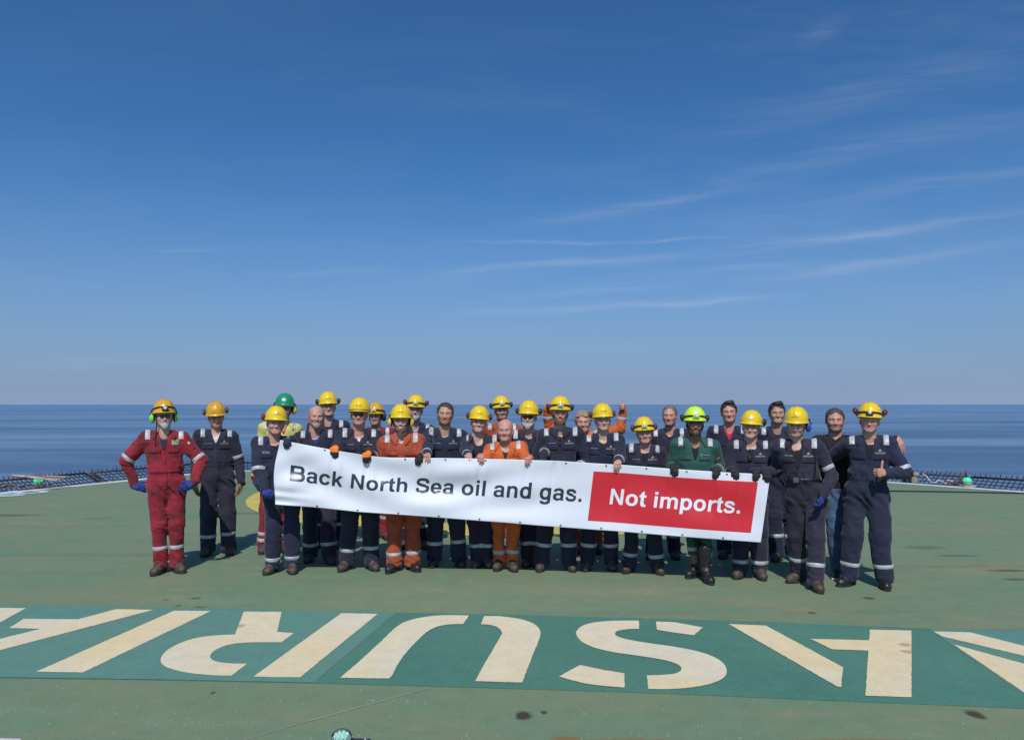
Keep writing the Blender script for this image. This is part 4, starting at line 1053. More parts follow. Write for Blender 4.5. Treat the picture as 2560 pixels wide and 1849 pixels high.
def hel_ring(z, off, n=56, fr=0.0):
    out = []
    
    for j in range(n):
        A = 2 * math.pi * j / n; zz = z + fr * math.sin(A)
        cp = np.clip((zz - .052) / .132, -.99, .99); s_ = math.sqrt(1 - cp ** 2) ** .92
        out.append(((.112 * s_ + off) * math.cos(A), (.132 * s_ + off) * math.sin(A) + .014, zz))
    return out
YEL = dict(new=(0.82, 0.55, 0.008), old=(0.72, 0.36, 0.012), neon=(0.62, 0.90, 0.02), green=(0.02, 0.26, 0.12))
def helmet_mat(k):
    dirty = (0.20, 0.12, 0.04) if k == 'old' else (0.45, 0.32, 0.05) if k == 'new' else None
    return pmat('helmet_' + k, YEL[k], .30, coat=.35, var=.04, vscale=18, dirt=dirty, dscale=16, dlo=(.52 if k == 'old' else .68), dhi=(.72 if k == 'old' else .85))
def add_helmet(root, sp, M, off, sc):
    """M: rotation*scale of the head frame, off: head centre"""
    k = sp['helmet']; hm = helmet_mat(k)
    hel = link('helmet', mesh_fast('helmet', HELM_V @ M.T + off, HELM_F), hm, root)
    b = MB()
    # harness band inside
    b.grid([[p, (p[0], p[1], p[2] + .03)] for p in [(.083 * math.cos(2 * math.pi * j / 32), .012 + .104 * math.sin(2 * math.pi * j / 32), .026) for j in range(33)]], 0)
    b.build('harness', pmat('harness_web', (.03, .03, .03), .8), hel, M=M, off=off)
    if sp.get('logo', 1):
        V2, F2 = LOGO; V2 = V2 * .072; X = V2[:, 0]; Z = V2[:, 1] + .082
        me = mesh_fast('emblem', np.stack([X, hel_surf(X, Z, .0022), Z], 1) @ M.T + off, F2, False); lo = link('lettering', me, pmat('black_print', (.03, .025, .02), .5), hel)
        b = MB()
        for (dx, dz, w_, h_) in ((0, .012, .006, .009), (-.007, .006, .004, .005), (.007, .006, .004, .005)):
            P = [(dx, .094 + dz + h_), (dx - w_, .094 + dz), (dx, .094 + dz - h_ * .5), (dx + w_, .094 + dz)]; X = np.array([p[0] for p in P]); Z = np.array([p[1] for p in P])
            b.add(np.stack([X, hel_surf(X, Z, .0022), Z], 1), [(0, 1, 2, 3)], 0, False)
        b.build('emblem', MATS['black_print'], hel, M=M, off=off)
    if sp.get('band'):
        b = MB(); r0 = hel_ring(.036, .004, 56); r1 = hel_ring(.037, .012, 56); 
        P = [[(x * 1.0, y, .030) for x, y, z in hel_ring(.04, .003)], [(x, y, .030) for x, y, z in hel_ring(.04, .0055)], [(x, y, .048) for x, y, z in hel_ring(.048, .0055)], [(x, y, .048) for x, y, z in hel_ring(.048, .001)]]
        b.grid(np.array(P).transpose(1, 0, 2), 0, True); b.build('rubber_band', BLACKP, hel, M=M, off=off)
    lamp = sp.get('lamp')
    if lamp:
        z0 = .070; tilt = sp.get('lamptilt', -.006)
        P = [hel_ring(z0 - .009, .0015, 56, tilt), hel_ring(z0 - .009, .0045, 56, tilt), hel_ring(z0 + .009, .0045, 56, tilt), hel_ring(z0 + .009, .0015, 56, tilt)]
        b = MB(); b.grid(np.array(P).transpose(1, 0, 2), 0, True)
        y0 = float(hel_surf(np.array(0.0), np.array(z0), 0)) ; bodyc = {'black': 0, 'pale': 1, 'neon': 2}[lamp]
        b.box((0, y0 - .014, z0 - .004), (.032, .013, .018), bodyc, bev=.006); b.box((0, y0 - .006, z0 - .022), (.026, .012, .010), bodyc, bev=.004)
        Mx = np.array([[1, 0, 0], [0, 0, -1], [0, 1, 0]], float)
        b.lathe([(.019, 0), (.021, .006), (.018, .012), (.013, .013)], (0, y0 - .024, z0 + .002), 20, 3, Mx); b.lathe([(.0125, .0), (.008, .002), (.001, .003)], (0, y0 - .0372, z0 + .002), 16, 4, Mx)
        b.build('headlamp', [BLACKP, pmat('lamp_pale', (.55, .60, .20), .4), pmat('lamp_neon', (.50, .80, .08), .4), pmat('lamp_ring', (.42, .44, .40) if 1 else 0, .3), pmat('lamp_lens', (.75, .78, .74), .08, spec=.9)], hel, M=M, off=off)
    mf = sp.get('muffs')
    if mf:
        pos, colr = mf[0], mf[1]; sides = mf[2] if len(mf) > 2 else (-1, 1)
        cm = {'black': (.015, .015, .017), 'red': (.16, .012, .02), 'green': (.18, .62, .06), 'yellow': (.78, .52, .02), 'blue': (.02, .07, .38), 'grey': (.09, .075, .06)}[colr]
        for x in sides:
            b = MB()
            if pos == 'down': c = np.array((x * .112, .014, -.014)); rr_ = (.027, .036, .050); til = 0.0
            elif pos == 'up': c = np.array((x * .124, .034, .060)); rr_ = (.021, .030, .039); til = x * .35
            else: c = np.array((x * .128, .055, .088)); rr_ = (.021, .030, .039); til = x * .7
            Mt = rotm(0, 0, til)
            b.ell(c, rr_, 22, 12, 0, Mt); b.lathe([(.90, -.012), (1.0, 0), (.86, .014)], (0, 0, 0), 2, 0) if 0 else None
            b.ell(c - Mt @ np.array((x * .012, 0, 0)), (.013, rr_[1], rr_[2] * .96), 20, 10, 1, Mt)
            b.ell(c + Mt @ np.array((x * rr_[0] * .74, 0, .0)), (.009, rr_[1] * .66, rr_[2] * .66), 16, 8, 2, Mt)
            s0 = np.array((x * .117, .018, .056))
            b.tube([s0, (s0 + c) / 2 + np.array((x * .022, .012, .0)), c + np.array((x * .022, .006, 0))], .0042, 6, 1)
            b.tube([s0 + (0, .02, 0), (s0 + c) / 2 + np.array((x * .022, .026, 0)), c + np.array((x * .022, .012, 0))], .0036, 6, 1)
            b.box(s0, (.007, .016, .014), 1, bev=.003)
            acc = {'black': (.03, .03, .03), 'red': (.30, .02, .03), 'green': (.35, .80, .12), 'yellow': (.80, .56, .04), 'blue': (.03, .12, .55), 'grey': (.14, .11, .08)}[colr]
            if x == -1 or len(sides) == 1 or True:
                o = b.build('ear_muff', [pmat('muff_' + colr, cm, .4, var=.08, vscale=20), BLACKP, pmat('muff_cap_' + colr, acc, .35)], hel, M=M, off=off)
    if sp.get('strap'):
        b = MB(); 
        for x in (-1, 1): b.tube([(x * .083, -.01, .03), (x * .078, -.025, -.04), (x * .040, -.055, -.105), (0, -.06, -.125)], .0045, 6)
        b.build('chin_strap', BLACKP, hel, M=M, off=off)
    if sp.get('plate'):
        b = MB(); X = np.linspace(-.022, .022, 7); Z = np.linspace(.080, .108, 5) if k != 'neon' else np.linspace(.098, .150, 6); XX, ZZ = np.meshgrid(X, Z, indexing='ij')
        b.grid(np.stack([XX, hel_surf(XX, ZZ, .003), ZZ], -1)); b.build('sticker', pmat('sticker', (.60, .62, .55), .4, var=.2, vscale=60), hel, M=M, off=off)
    return hel
def add_glasses(root, sp, M, off):
    kind = sp['glasses']
    dark = kind == 'dark'
    th = np.linspace(-1.15, 1.15, 25); b = MB()
    def pt(a, z, o=0.0): return (math.sin(a) * (.066 + o), -.020 - math.cos(a) * (.084 + o) + .0, z)
    lens = [[pt(a, z) for z in np.linspace(-.019 + .010 * math.exp(-(a / .12) ** 2), .012, 5)] for a in th]; b.grid(np.array(lens), 0)
    lm = pmat('dark_lens', (.010, .008, .012), .12, spec=.7) if dark else pmat('clear_lens', (.45, .42, .40), .12, spec=.5, alpha=.10)
    g = b.build('glasses', lm, root, M=M, off=off)
    b = MB(); fr = 0.0032 if sp['glasses'] in ('dark', 'frame') else .0020
    b.tube([pt(a, .0125, .001) for a in th], fr, 6)
    if kind == 'frame':
        for x in (-1, 1):
            b.tube([(x * .034 + .024 * math.cos(q), -.1035 + .010 * abs(x * .034 + .024 * math.cos(q)) / .03, -.004 + .016 * math.sin(q)) for q in np.linspace(0, 2 * math.pi, 17)][:-1], .0026, 6, closed=True)
    for x in (-1, 1): b.tube([pt(x * 1.15, .011, .001), (x * .076, .0, .008), (x * .079, .035, .002)], .0028, 6)
    b.build('frame', BLACKP, g, M=M, off=off)
def add_hair(root, sp, M, off, seed):
    style, colr = sp['hair'][:2]
    f = Field((-.12, -.13, -.10), (.12, .14, .17), .0042); t_ = {'short': .0045, 'crop': .003, 'quiff': .0075, 'curly': .014}[style]
    wd = 1.09 * sp.get('hw', 1.0); f.ell((0, .016, .038), (.0775 * wd + t_, .096 + t_, .086 + t_), .01); f.ell((0, .03, .0), (.0725 * wd + t_, .074 + t_, .070), .02)
    if style == 'quiff': f.ell((.01, -.050, .112), (.055, .042, .024), .02); f.ell((.035, -.02, .128), (.022, .03, .012), .01)
    if style == 'curly':
        for i in range(46):
            A = random.uniform(-.6, math.pi + .6); ph = random.uniform(.15, 1.75); c = (.092 * math.sin(ph) * math.cos(A), .016 + .108 * math.sin(ph) * math.sin(A) * .95, .038 + .098 * math.cos(ph)); f.ell(c, (.017, .017, .015), .006)
    # keep face, ears and neck clear
    X, Y, Z = np.meshgrid(*f.ax, indexing='ij', sparse=True)
    hl = {'short': .076, 'crop': .080, 'quiff': .074, 'curly': .074}[style]
    G3 = np.stack(np.broadcast_arrays(X, Y, Z), -1).astype(np.float32); hl = hl + (vnoise(G3, (55, 30, 20), seed) - .5) * .022
    face = (hl - .016 * (np.abs(X) / .05) ** 2 * (style != 'curly')) - Z                  # below the hairline at the front
    side = np.minimum(face, -(Y + .028 + .30 * np.clip(Z, -.1, .05)))   # only in front of the temples
    f.D = np.maximum(f.D, side); f.D = np.maximum(f.D, (-.030 + .35 * np.clip(.05 - Y, -1, .06) * 1.2 - Z) )
    ear = np.sqrt(((np.abs(X) - .104) / .020) ** 2 + ((Y - .012) / .026) ** 2 + ((Z + .014) / .030) ** 2) - 1
    f.D = np.maximum(f.D, -(ear * .02).astype(np.float32))
    I, P = f.near(.025)
    f.D[I[:, 0], I[:, 1], I[:, 2]] += ((vnoise(P, (45, 28, 60), seed) - .5) * t_ * 1.1 + (vnoise(P, (150, 90, 150), seed) - .5) * .004).astype(np.float32)
    V, Q = f.mesh(); hmk = 'hair_%s' % seed
    link('hair', mesh_fast('hair', V @ M.T + off, Q), pmat(hmk, colr, .5, spec=.5, var=.55, vscale=70, bump=.006, bscale=120), root)
def surf_patch(f, X, Z, off, y0, maxd=.5):
    """points of the coverall front at (x,z) seen from -y, lifted by off; None-safe"""
    O = np.stack([X, np.full_like(X, y0), Z], -1); d, hit = f.march(O, np.broadcast_to(np.array([0, 1.0, 0]), O.shape), maxd, 90)
    P = O.copy(); P[..., 1] += d - off
    return P, hit
def front_patch(f, x0, x1, z0, z1, off, y0, nx=9, nz=9, fn=None):
    X, Z = np.meshgrid(np.linspace(x0, x1, nx), np.linspace(z0, z1, nz), indexing='ij')
    if fn: X, Z = fn(X, Z)
    P, hit = surf_patch(f, X, Z, off, y0); Pi = P.copy(); Pi[..., 1] += off + .006
    # skirt
    G = np.zeros((nx + 2, nz + 2, 3)); G[1:-1, 1:-1] = P; ii = np.clip(np.arange(nx + 2) - 1, 0, nx - 1); jj = np.clip(np.arange(nz + 2) - 1, 0, nz - 1)
    full = Pi[ii][:, jj]; mk = np.ones((nx + 2, nz + 2), bool); mk[1:-1, 1:-1] = False; G[mk] = full[mk]
    return G
def ring_patch(f, A, B, t0, t1, off, ang=(0, 2 * math.pi), n=40, rows=5, maxr=.15):
    """tape wound round the limb from A to B between fractions t0..t1"""
    A = np.asarray(A); B = np.asarray(B); e = norm_(B - A); ref = np.array([0, 1.0, 0]) if abs(e[1]) < .9 else np.array([1.0, 0, 0]); u = norm_(np.cross(e, ref)); v = np.cross(e, u)
    closed = abs(ang[1] - ang[0]) > 6.2; th = np.linspace(ang[0], ang[1], n, endpoint=not closed); ts = np.linspace(t0, t1, rows)
    TH, TS = np.meshgrid(th, ts, indexing='ij'); O = A + (B - A) * TS[..., None]; Dr = u * np.cos(TH)[..., None] + v * np.sin(TH)[..., None]
    d, hit = f.march(O, Dr, maxr, 60, inside=True); d = np.where(hit, d, maxr * .62)
    med = np.median(d); d = np.minimum(d, med * 1.35)
    o = np.full(rows, off); o[0] = o[-1] = -.004
    return O + Dr * (d + o[None, :])[..., None], closed
PCOUNT = [0]
def person(sp):
    PCOUNT[0] += 1; PR = random.Random(PCOUNT[0] * 77); seed = PCOUNT[0] * 1.37
    f1, f2 = sp['feet']
    G1, G2 = ground(*f1), ground(*f2); tA, tB = [R(q) for q in sp.get('toe', (-14, 14))]; TH = -math.atan2((G1[0] + G2[0]) / 2, (G1[1] + G2[1]) / 2) * sp.get('face', 1.0); An1 = G1 + .165 * np.array([-math.sin(tA + TH), math.cos(tA + TH), 0]); An2 = G2 + .165 * np.array([-math.sin(tB + TH), math.cos(tB + TH), 0])
    base = (An1 + An2) / 2; base[2] = 0
    hu, hv = sp['head']; Yh = base[1] + sp.get('hy', -.02); cover = .050 if sp.get('helmet') else sp.get('cover', .012)
    crown = at(hu, hv, Yh); H = crown[2] - cover; off0 = base
    hs = sp.get('hs', 1.0) * 1.03 * np.clip(.6 + .4 * H / 1.78, .95, 1.03)
    g = sp.get('girth', 1.0); belly = sp.get('belly', 1.0)
    RT = rotm(TH).T
    hc = RT @ np.array([crown[0] - base[0], Yh - base[1], H - .12 * hs])
    M = rotm(R(sp.get('yaw', PR.uniform(-9, 9))), R(sp.get('pitch', 0)), R(sp.get('roll', PR.uniform(-3.5, 3.5)))) * hs
    a1, a2 = RT @ (An1 - base), RT @ (An2 - base); a1[2] = a2[2] = .085
    px = sp.get('px', (a1[0] + a2[0]) / 2 * .6 + hc[0] * .4) + PR.uniform(-.018, .018) ; py = .02
    by = R(sp.get('byaw', 0)); sv = np.array([math.cos(by), math.sin(by), 0])
    cx = hc[0] * .8 + px * .2 + sp.get('sx', 0); nz = H * .832; nb = np.array([hc[0] * .9 + cx * .1, hc[1] + .042, nz])
    top = lambda k: np.array([cx * k + px * (1 - k), hc[1] * k * .9 + .03, 0])
    Rb = rotm(by)
    lay = H / 1.78
    hz_ = .515 * H; kz = .285 * H
    sh1 = top(1) + np.array([0, .015, (.793 * H)]) - sv * .174 * g ** .5 * lay; sh2 = top(1) + np.array([0, .015, (.793 * H)]) + sv * .174 * g ** .5 * lay
    dz_ = PR.uniform(-.012, .012); sh1[2] += dz_; sh2[2] -= dz_
    if 'shz' in sp: sh1[2] += sp['shz'][0]; sh2[2] += sp['shz'][1]
    hp1 = np.array([px, py, hz_]) - sv * .090 * g; hp2 = np.array([px, py, hz_]) + sv * .090 * g
    k1 = (hp1 + a1) / 2 + np.array([0, -.025, 0]); k1[2] = kz; k2 = (hp2 + a2) / 2 + np.array([0, -.025, 0]); k2[2] = kz
    # arms
    l1, l2 = .305 * lay, .268 * lay; arms = []
    for si, sh, key in ((-1, sh1, 'L'), (1, sh2, 'R')):
        hd = dict(sp.get(key, {'t': 'behind'})); tt_ = hd['t']
        if tt_ == 'banner':
            u = hd['u']; s_ = (u - 700) / 1226.0; p = ban_pt(np.array(s_), np.array(0.0)); wr = RT @ (np.array([p[0], p[1], p[2]]) - base + np.array([si * .012, .070, .022]))
            hd['d'] = RT @ np.array(hd.get('d', (-si * .10, -1, -.12))); hd['n'] = RT @ np.array(hd.get('n', (0, -.12, -1))); hd['s'] = RT @ np.array(hd.get('s', (-si, 0, 0))); hd.setdefault('curl', (62, 32, 22)); hd.setdefault('thumb', 'behind'); pole = hd.get('pole', (si * .28, .5, -1))
        elif tt_ == 'free':
            wr = RT @ (at(hd['u'], hd['v'], base[1] + hd['dy']) - base); hd['d'], hd['n'], hd['s'] = [RT @ np.array(hd[q_]) for q_ in 'dns']; pole = hd.get('pole', (si * .8, .6, -.5))
        elif tt_ == 'down':
            wr = np.array([px + si * (.255 * g + .01), -.02, .475 * H]) + np.array(hd.get('o', (0, 0, 0))); hd.setdefault('d', (-si * .06, -.12, -1)); hd.setdefault('n', (-si, .1, 0)); hd.setdefault('s', (0, -1, 0)); hd.setdefault('curl', (18, 28, 18)); pole = (si * .5, 1, 0)
        else:  # behind the banner
            wr = np.array([cx + si * .16, -.19, .60 * H]) + np.array(hd.get('o', (0, 0, 0))); hd.setdefault('d', (-si * .3, -.9, .15)); hd.setdefault('n', (0, -.1, -1)); hd.setdefault('s', (-si, 0, 0)); hd.setdefault('curl', (60, 50, 30)); pole = (si * .6, .5, -1); hd.setdefault('thumb', 'behind')
        el, wr = solve_elbow(sh, wr, l1, l2, pole); arms.append((si, sh, el, wr, hd))
    # ---------------- garment field
    allp = np.array([sh1, sh2, a1, a2] + [x for a in arms for x in (a[2], a[3])])
    lo = allp.min(0) - .14; hi = allp.max(0) + .14; lo[2] = .02; hi[2] = max(nz + .06, hi[2] - .02); lo[1] = min(lo[1], -.24); hi[1] = max(hi[1], .24)
    f = Field(lo, hi, sp.get('h', .0095))
    T1 = top(1); T5 = top(.55); T0 = top(0)
    bl = belly
    f.ell(T1 + (0, 0, .735 * H), (.178 * g * lay, .122 * g, .175 * lay), .05, M=Rb)
    f.ell(T5 + (0, -.012 * bl, .640 * H), (.172 * g * lay, .125 * g * bl, .16 * lay), .06, M=Rb)
    f.ell(T0 + (0, 0, .545 * H), (.178 * g * lay, .130 * g * (bl * .5 + .5), .12 * lay), .06, M=Rb)
    f.cone(sh1 + (0, 0, .004), sh2 + (0, 0, .004), .066 * g ** .5, .066 * g ** .5, .05)
    for sh in (sh1, sh2): f.cone(nb + (0, .008, -.040), sh + (0, 0, .012), .056, .060, .05)
    for hp, kn_, an in ((hp1, k1, a1), (hp2, k2, a2)):
        f.cone(hp, kn_, .104 * g * lay, (.005 + sp.get('lw', .081)) * g ** .6 * lay, .03); bot = an + np.array([0, .005, -.01]); f.cone(kn_, bot, (.004 + sp.get('lw', .081)) * g ** .6 * lay, sp.get('lw', .081) * lay, .03)
    f.ell(np.array([px, py + .03, hz_ - .02]), (.155 * g * lay, .125 * g, .13), .05, M=Rb)
    for si, sh, el, wr, hd in arms:
        c0, e0 = norm_(wr - el), el
        f.cone(sh, el, .074 * g ** .5 * lay, .064 * g ** .3 * lay, .030); wend = wr - c0 * .012
        f.cone(el, wend, .063 * g ** .3 * lay, .046 * lay, .012)
    if not sp.get('jeans'): f.ell(nb + (0, -.072, -.004), (.052, .055, .075 + .12 * sp.get('v', ('black', .12))[1]), .02, 'sub')
    f.cut_below(.24 if sp.get('lace') else .045)
    I, P = f.near(.035); x, y, z = P[:, 0], P[:, 1], P[:, 2]
    n1 = vnoise(P + P[:, [2, 0, 1]] * np.array([.35, 0, .3], dtype=np.float32), (8, 8, 6.5), seed); n2 = vnoise(P + 5, (15, 15, 15), seed + 3); n3 = vnoise(P, (4, 4, 5), seed + 9)
    dsp = (np.abs(n1 - .5) - .2) * .036 + (np.abs(n2 - .5) - .2) * .014 + (n3 - .5) * .014
    wr_ = lambda c_, w_: np.exp(-(np.linalg.norm(P - c_, axis=1) / w_) ** 2)
    for kn_ in (k1, k2): dsp += wr_(kn_, .10) * .0045 * np.sin(z * 75 + 16 * n1 + x * 30)
    for an in (a1, a2): dsp += wr_(an + (0, 0, .03), .08) * .009 * np.sin(z * 100 + 14 * n1 + x * 20)
    for a_ in arms: dsp += wr_(a_[2], .09) * .006 * np.sin((P @ norm_(a_[3] - a_[1])) * 120 + 12 * n1)
    dsp += -.007 * np.exp(-((z - .605 * H) / .013) ** 2) * (np.abs(x - px) < .20) * .8 + .006 * np.exp(-((z - .64 * H) / .03) ** 2) * np.sin(x * 90 + 8 * n1) * (np.abs(x - px) < .2)
    dsp += .010 * np.exp(-((z - .49 * H) / .06) ** 2) * np.sin(x * 60 + z * 40 + 9 * n1)
    f.D[I[:, 0], I[:, 1], I[:, 2]] += dsp.astype(np.float32)
    V, Q = f.mesh()
    # ---------------- body mesh: head + neck, coarse hidden trunk and arms, hands
    parts = []
    sp.setdefault('tone', SKT['fair']); hV, hQ, hC = build_head(sp, seed); parts.append((hV @ M.T + hc, hQ, hC))
    bf = Field(lo, hi, .022)
    bf.ell(T1 + (0, 0, .735 * H), (.145, .090, .16), .05); bf.ell(T0 + (0, 0, .58 * H), (.135, .085, .18), .06); bf.cone(sh1, sh2, .042, .042, .03); bf.cone(nb + (0, 0, -.08), nb + (0, -.01, .02), .052, .050, .03)
    for hp, kn_, an in ((hp1, k1, a1), (hp2, k2, a2)): bf.cone(hp, kn_, .075, .05, .03); bf.cone(kn_, an, .048, .036, .02)
    for si, sh, el, wr, hd in arms: bf.cone(sh, el, .042, .036, .02); bf.cone(el, wr, .034, .026, .01)
    bV, bQ = bf.mesh(); parts.append((bV, bQ, np.tile(np.array(sp['tone']), (len(bV), 1))))
    gloves = []
    for si, sh, el, wr, hd in arms:
        if hd['t'] == 'none': continue
        hd['fa'] = norm_(norm_(wr - el) * .8 + norm_(hd['d']) * .2); gl = hd.get('glove', sp.get('glove')); hsz = (H / 1.78) * .98
        hV, hQ, info = build_hand(hd, wr, hsz, gl)
        if gl: gloves.append((hV, hQ, info, gl))
        else:
            C = np.tile(np.array(sp['tone']) * np.array([1.0, .93, .9]), (len(hV), 1)); kk = np.exp(-(info['knuckle'] / .012) ** 2)[:, None]; C = C * (1 - .3 * kk) + np.array(sp['tone']) * np.array([1.05, .7, .65]) * .3 * kk
            parts.append((hV, hQ, C))
    Vs, Qs, Cs = join_parts(parts); me = mesh_fast('person', Vs, Qs); colattr(me, Cs)
    root = link('person', me, SKIN, None, base); root.rotation_euler = (0, 0, TH); tag(root, sp['label'], 'person')
    for hV, hQ, info, gl in gloves:
        pal = {'blue': ((.012, .030, .17), (.02, .05, .24)), 'tan': ((.26, .13, .05), (.20, .10, .04)), 'orange': ((.95, .22, .015), (.018, .018, .022)), 'black': ((.016, .016, .02), (.03, .03, .034)), 'navy': ((.014, .022, .06), (.02, .03, .08))}[gl]
        al = info['along'] / info['len']; m_ = np.clip((info['side'] - .018) / .012, 0, 1)[:, None] if gl == 'orange' else (vnoise(hV, 40, seed) > .62).astype(float)[:, None] * .6
        me = mesh_fast('glove', hV, hQ); colattr(me, np.array(pal[0]) * (1 - m_) + np.array(pal[1]) * m_)
        link('glove', me, pmat('glove_fabric', (0, 0, 0), .75, attr=True, var=.15, vscale=50, bump=.004, bscale=90), root)
    cm = cloth(*sp['cloth'])
    if sp.get('jeans'):
        # two garments from one outline: dark jersey above the hip, denim below
        zc = V[Q].mean(1)[:, 2]; cut = .53 * H; gar = link('jersey', mesh_fast('jersey', V, Q[zc > cut]), cm, root)
        jf = V.copy(); link('jeans', mesh_fast('jeans', V, Q[zc <= cut + .01]), DENIM, root)
    else:
        gar = link('coverall', mesh_fast('coverall', V, Q), cm, root)
        if sp.get('legs2'):
            me = gar.data; me.materials.append(sp['legs2'][1]); zc = np.array([p.center.z for p in me.polygons]); me.polygons.foreach_set('material_index', (zc < sp['legs2'][0]).astype(np.int32))
    # ---------------- neck: shirt, skin, collar
    y0 = -.42
    v = sp.get('v', ('black', .12)); vd = v[1]; ztop = nz + .016; cxn = nb[0]
    shirts = {'black': (.012, .012, .014), 'white': (.62, .62, .62), 'blue': (.012, .035, .22), 'red': (.50, .02, .04), 'grey': (.16, .20, .26), 'navy': (.02, .022, .04), 'tee': (.018, .018, .02)}
    wv = v[3] if len(v) > 3 else .052
    def vshape(X, Z):   # X in -1..1, Z 0..1 (0 bottom)
        ww = wv * np.clip(Z, 0, 1) ** .8 + .004; return cxn + X * ww + (px - cxn) * .3 * (1 - Z) * vd, ztop - vd + vd * Z
    if not sp.get('jeans') and vd > 0:
        G = front_patch(f, -1, 1, 0.0, 1.0, .005, y0, 17, 27, vshape); b = MB(); b.grid(G); b.build('shirt', cloth('shirt_' + v[0], shirts[v[0]], damt=.1), root)
    skf = v[2] if len(v) > 2 else .35
    if skf > 0:
        def sk(X, Z): Z2 = 1 - skf + skf * Z; ww = (wv * np.clip(Z2, 0, 1) ** .8 + .004) * np.sqrt(np.clip(Z * 1.15 + .08, 0, 1)); return cxn + X * ww, ztop - vd + vd * Z2
        G = front_patch(f, -1, 1, 0, 1, .008, y0, 13, 13, sk); b = MB(); b.grid(G)
        V3 = np.array(b.V); me = mesh_fast('neck', V3, b.F); colattr(me, np.tile(np.array(sp['tone']) * (1, .88, .85), (len(V3), 1)))
        # joined to the body mesh so that the skin stays one object
        Vn = np.concatenate([Vs, V3]); Qn = np.concatenate([Qs, np.array(b.F) + len(Vs)]); me2 = mesh_fast('person', Vn, Qn); Cn = np.concatenate([Cs, np.tile(np.array(sp['tone']) * (1, .90, .87), (len(V3), 1))]); colattr(me2, Cn); me2.materials.append(SKIN); root.data = me2
    if not sp.get('jeans'):
        # fold-down collar
        gap = R(sp.get('gap', 50)); th = np.linspace(-math.pi / 2 + gap, 1.5 * math.pi - gap, 41); rows = []
        for i, A in enumerate(th):
            fr = max(0, -math.sin(A)); e_ = min(i, 40 - i) / 40.0; tipk = math.exp(-(e_ / .09) ** 2)
            cxx = nb[0]; cyy = nb[1] - .008
            hh = .034 * (1 - .35 * fr) + sp.get('cup', 0)
            def pt(r, z): return np.array([cxx + r * math.cos(A), cyy + r * 1.02 * math.sin(A), z])
            p0 = pt(.057, nz - .01); p1 = pt(.068, nz + hh - .004 - .018 * fr); p2 = pt(.074, nz + hh - .002 - .018 * fr); p3 = pt(.084, nz + hh - .016 - .018 * fr)
            ro = .118 + .020 * tipk; zl = nz - .006 - .052 * fr - .040 * tipk
            q = pt(ro, zl); O = q.copy()
            d_, hit = f.march(np.array([[q[0], q[1], nz + .10]]), np.array([[0, 0, -1.0]]), .40, 80)
            zs = nz + .10 - d_[0] + .012 if hit[0] else zl
            if fr > .25:
                dd, h2 = f.march(np.array([[q[0], y0, zl]]), np.array([[0, 1.0, 0]]), .6, 90)
                if h2[0]: q = np.array([q[0], y0 + dd[0] - .011, zl])
                else: q[2] = zs
            else: q[2] = max(min(zs, nz + .02), nz - .09)
            p4 = (p3 * .45 + q * .55) + np.array([0, -.010 * fr, .010]); rows.append([p0, p1, p2, p3, p4, q, q + np.array([-.004 * math.cos(A), .006 * fr + .002, -.006])])
        b = MB(); b.grid(np.array(rows)); b.build('collar', cm, gar)
        # placket, pockets
        b = MB(); zt = ztop - vd; b.grid(front_patch(f, -.017, .017, 0, 1, .0045, y0, 5, 40, lambda X, Z: (X + (cxn * Z + px * (1 - Z)), .50 * H + (zt - .50 * H) * Z))); b.build('placket', cm, gar)
        for s_ in (-1, 1):
            b = MB(); xc = cx + s_ * .088 * g; zc2 = .715 * H
            b.grid(front_patch(f, xc - .058, xc + .058, zc2, zc2 + .040, .0075, y0, 9, 5)); b.build('pocket_flap', cm, gar)
        if sp.get('logo_chest', 1):
            V2, F2 = LOGO; X = V2[:, 0] * .098 + cx + .088 * g; Z = V2[:, 1] * .115 + .748 * H; P3, h3 = surf_patch(f, X, Z, .005, y0)
            link('lettering', mesh_fast('lettering', P3, F2, False), sp.get('logo_mat', WHITE_TXT), gar)
            b = MB(); 
            for (dx, dz, w_, h_, mi) in ((0, .034, .008, .013, 0), (-.009, .026, .006, .006, 0), (.009, .026, .006, .006, 0)):
                X = np.array([0, -w_, 0, w_]) + cx + .088 * g + dx; Z = np.array([h_, 0, -h_ * .5, 0]) + .748 * H + dz; P3, h3 = surf_patch(f, X, Z, .005, y0); b.add(P3, [(0, 1, 2, 3)], mi, False)
            b.build('emblem', sp.get('emb_mat', pmat('emblem_gold', (.50, .40, .26), .6)), gar)
        if sp.get('name_tag', 1):
            b = MB(); rnd = random.Random(PCOUNT[0])
            for ln in range(sp.get('name_lines', 1)):
                x_ = cx - .125 * g; zz = .752 * H - ln * .014
                for k_ in range(7):
                    w_ = rnd.uniform(.005, .011); 
                    if k_ == 3: x_ += .006
                    X = np.array([x_, x_ + w_, x_ + w_, x_]); Z = np.array([zz, zz, zz + .006, zz + .006]); P3, h3 = surf_patch(f, X, Z, .005, y0); b.add(P3, [(0, 1, 2, 3)], 0, False); x_ += w_ + .0025
            b.build('name_tag', sp.get('logo_mat', WHITE_TXT), gar)
        # shoulder tape
        for sgn in (-1, 1):
            axp = top(1) + sv * sgn * (sp.get('tx', .150) * g ** .5 * lay); axp[2] = .775 * H
            b = MB(); P4, cl_ = ring_patch(f, axp - sv * .026, axp + sv * .026, 0, 1, .0045, (0, 2 * math.pi), 60, 5, .2)
            # rays leave the axis in the y-z plane; keep those over the shoulder, front and top
            th = np.linspace(R(sp.get('ta', 27)), R(165), 30); TS = np.linspace(-1, 1, 5); TH, TT = np.meshgrid(th, TS, indexing='ij')
            O = axp + sv * (TT[..., None] * .032); Dr = np.stack([np.cos(TH) * sv[1] * 0, -np.cos(TH), np.sin(TH)], -1); d_, hit = f.march(O, Dr, .22, 70, inside=True)
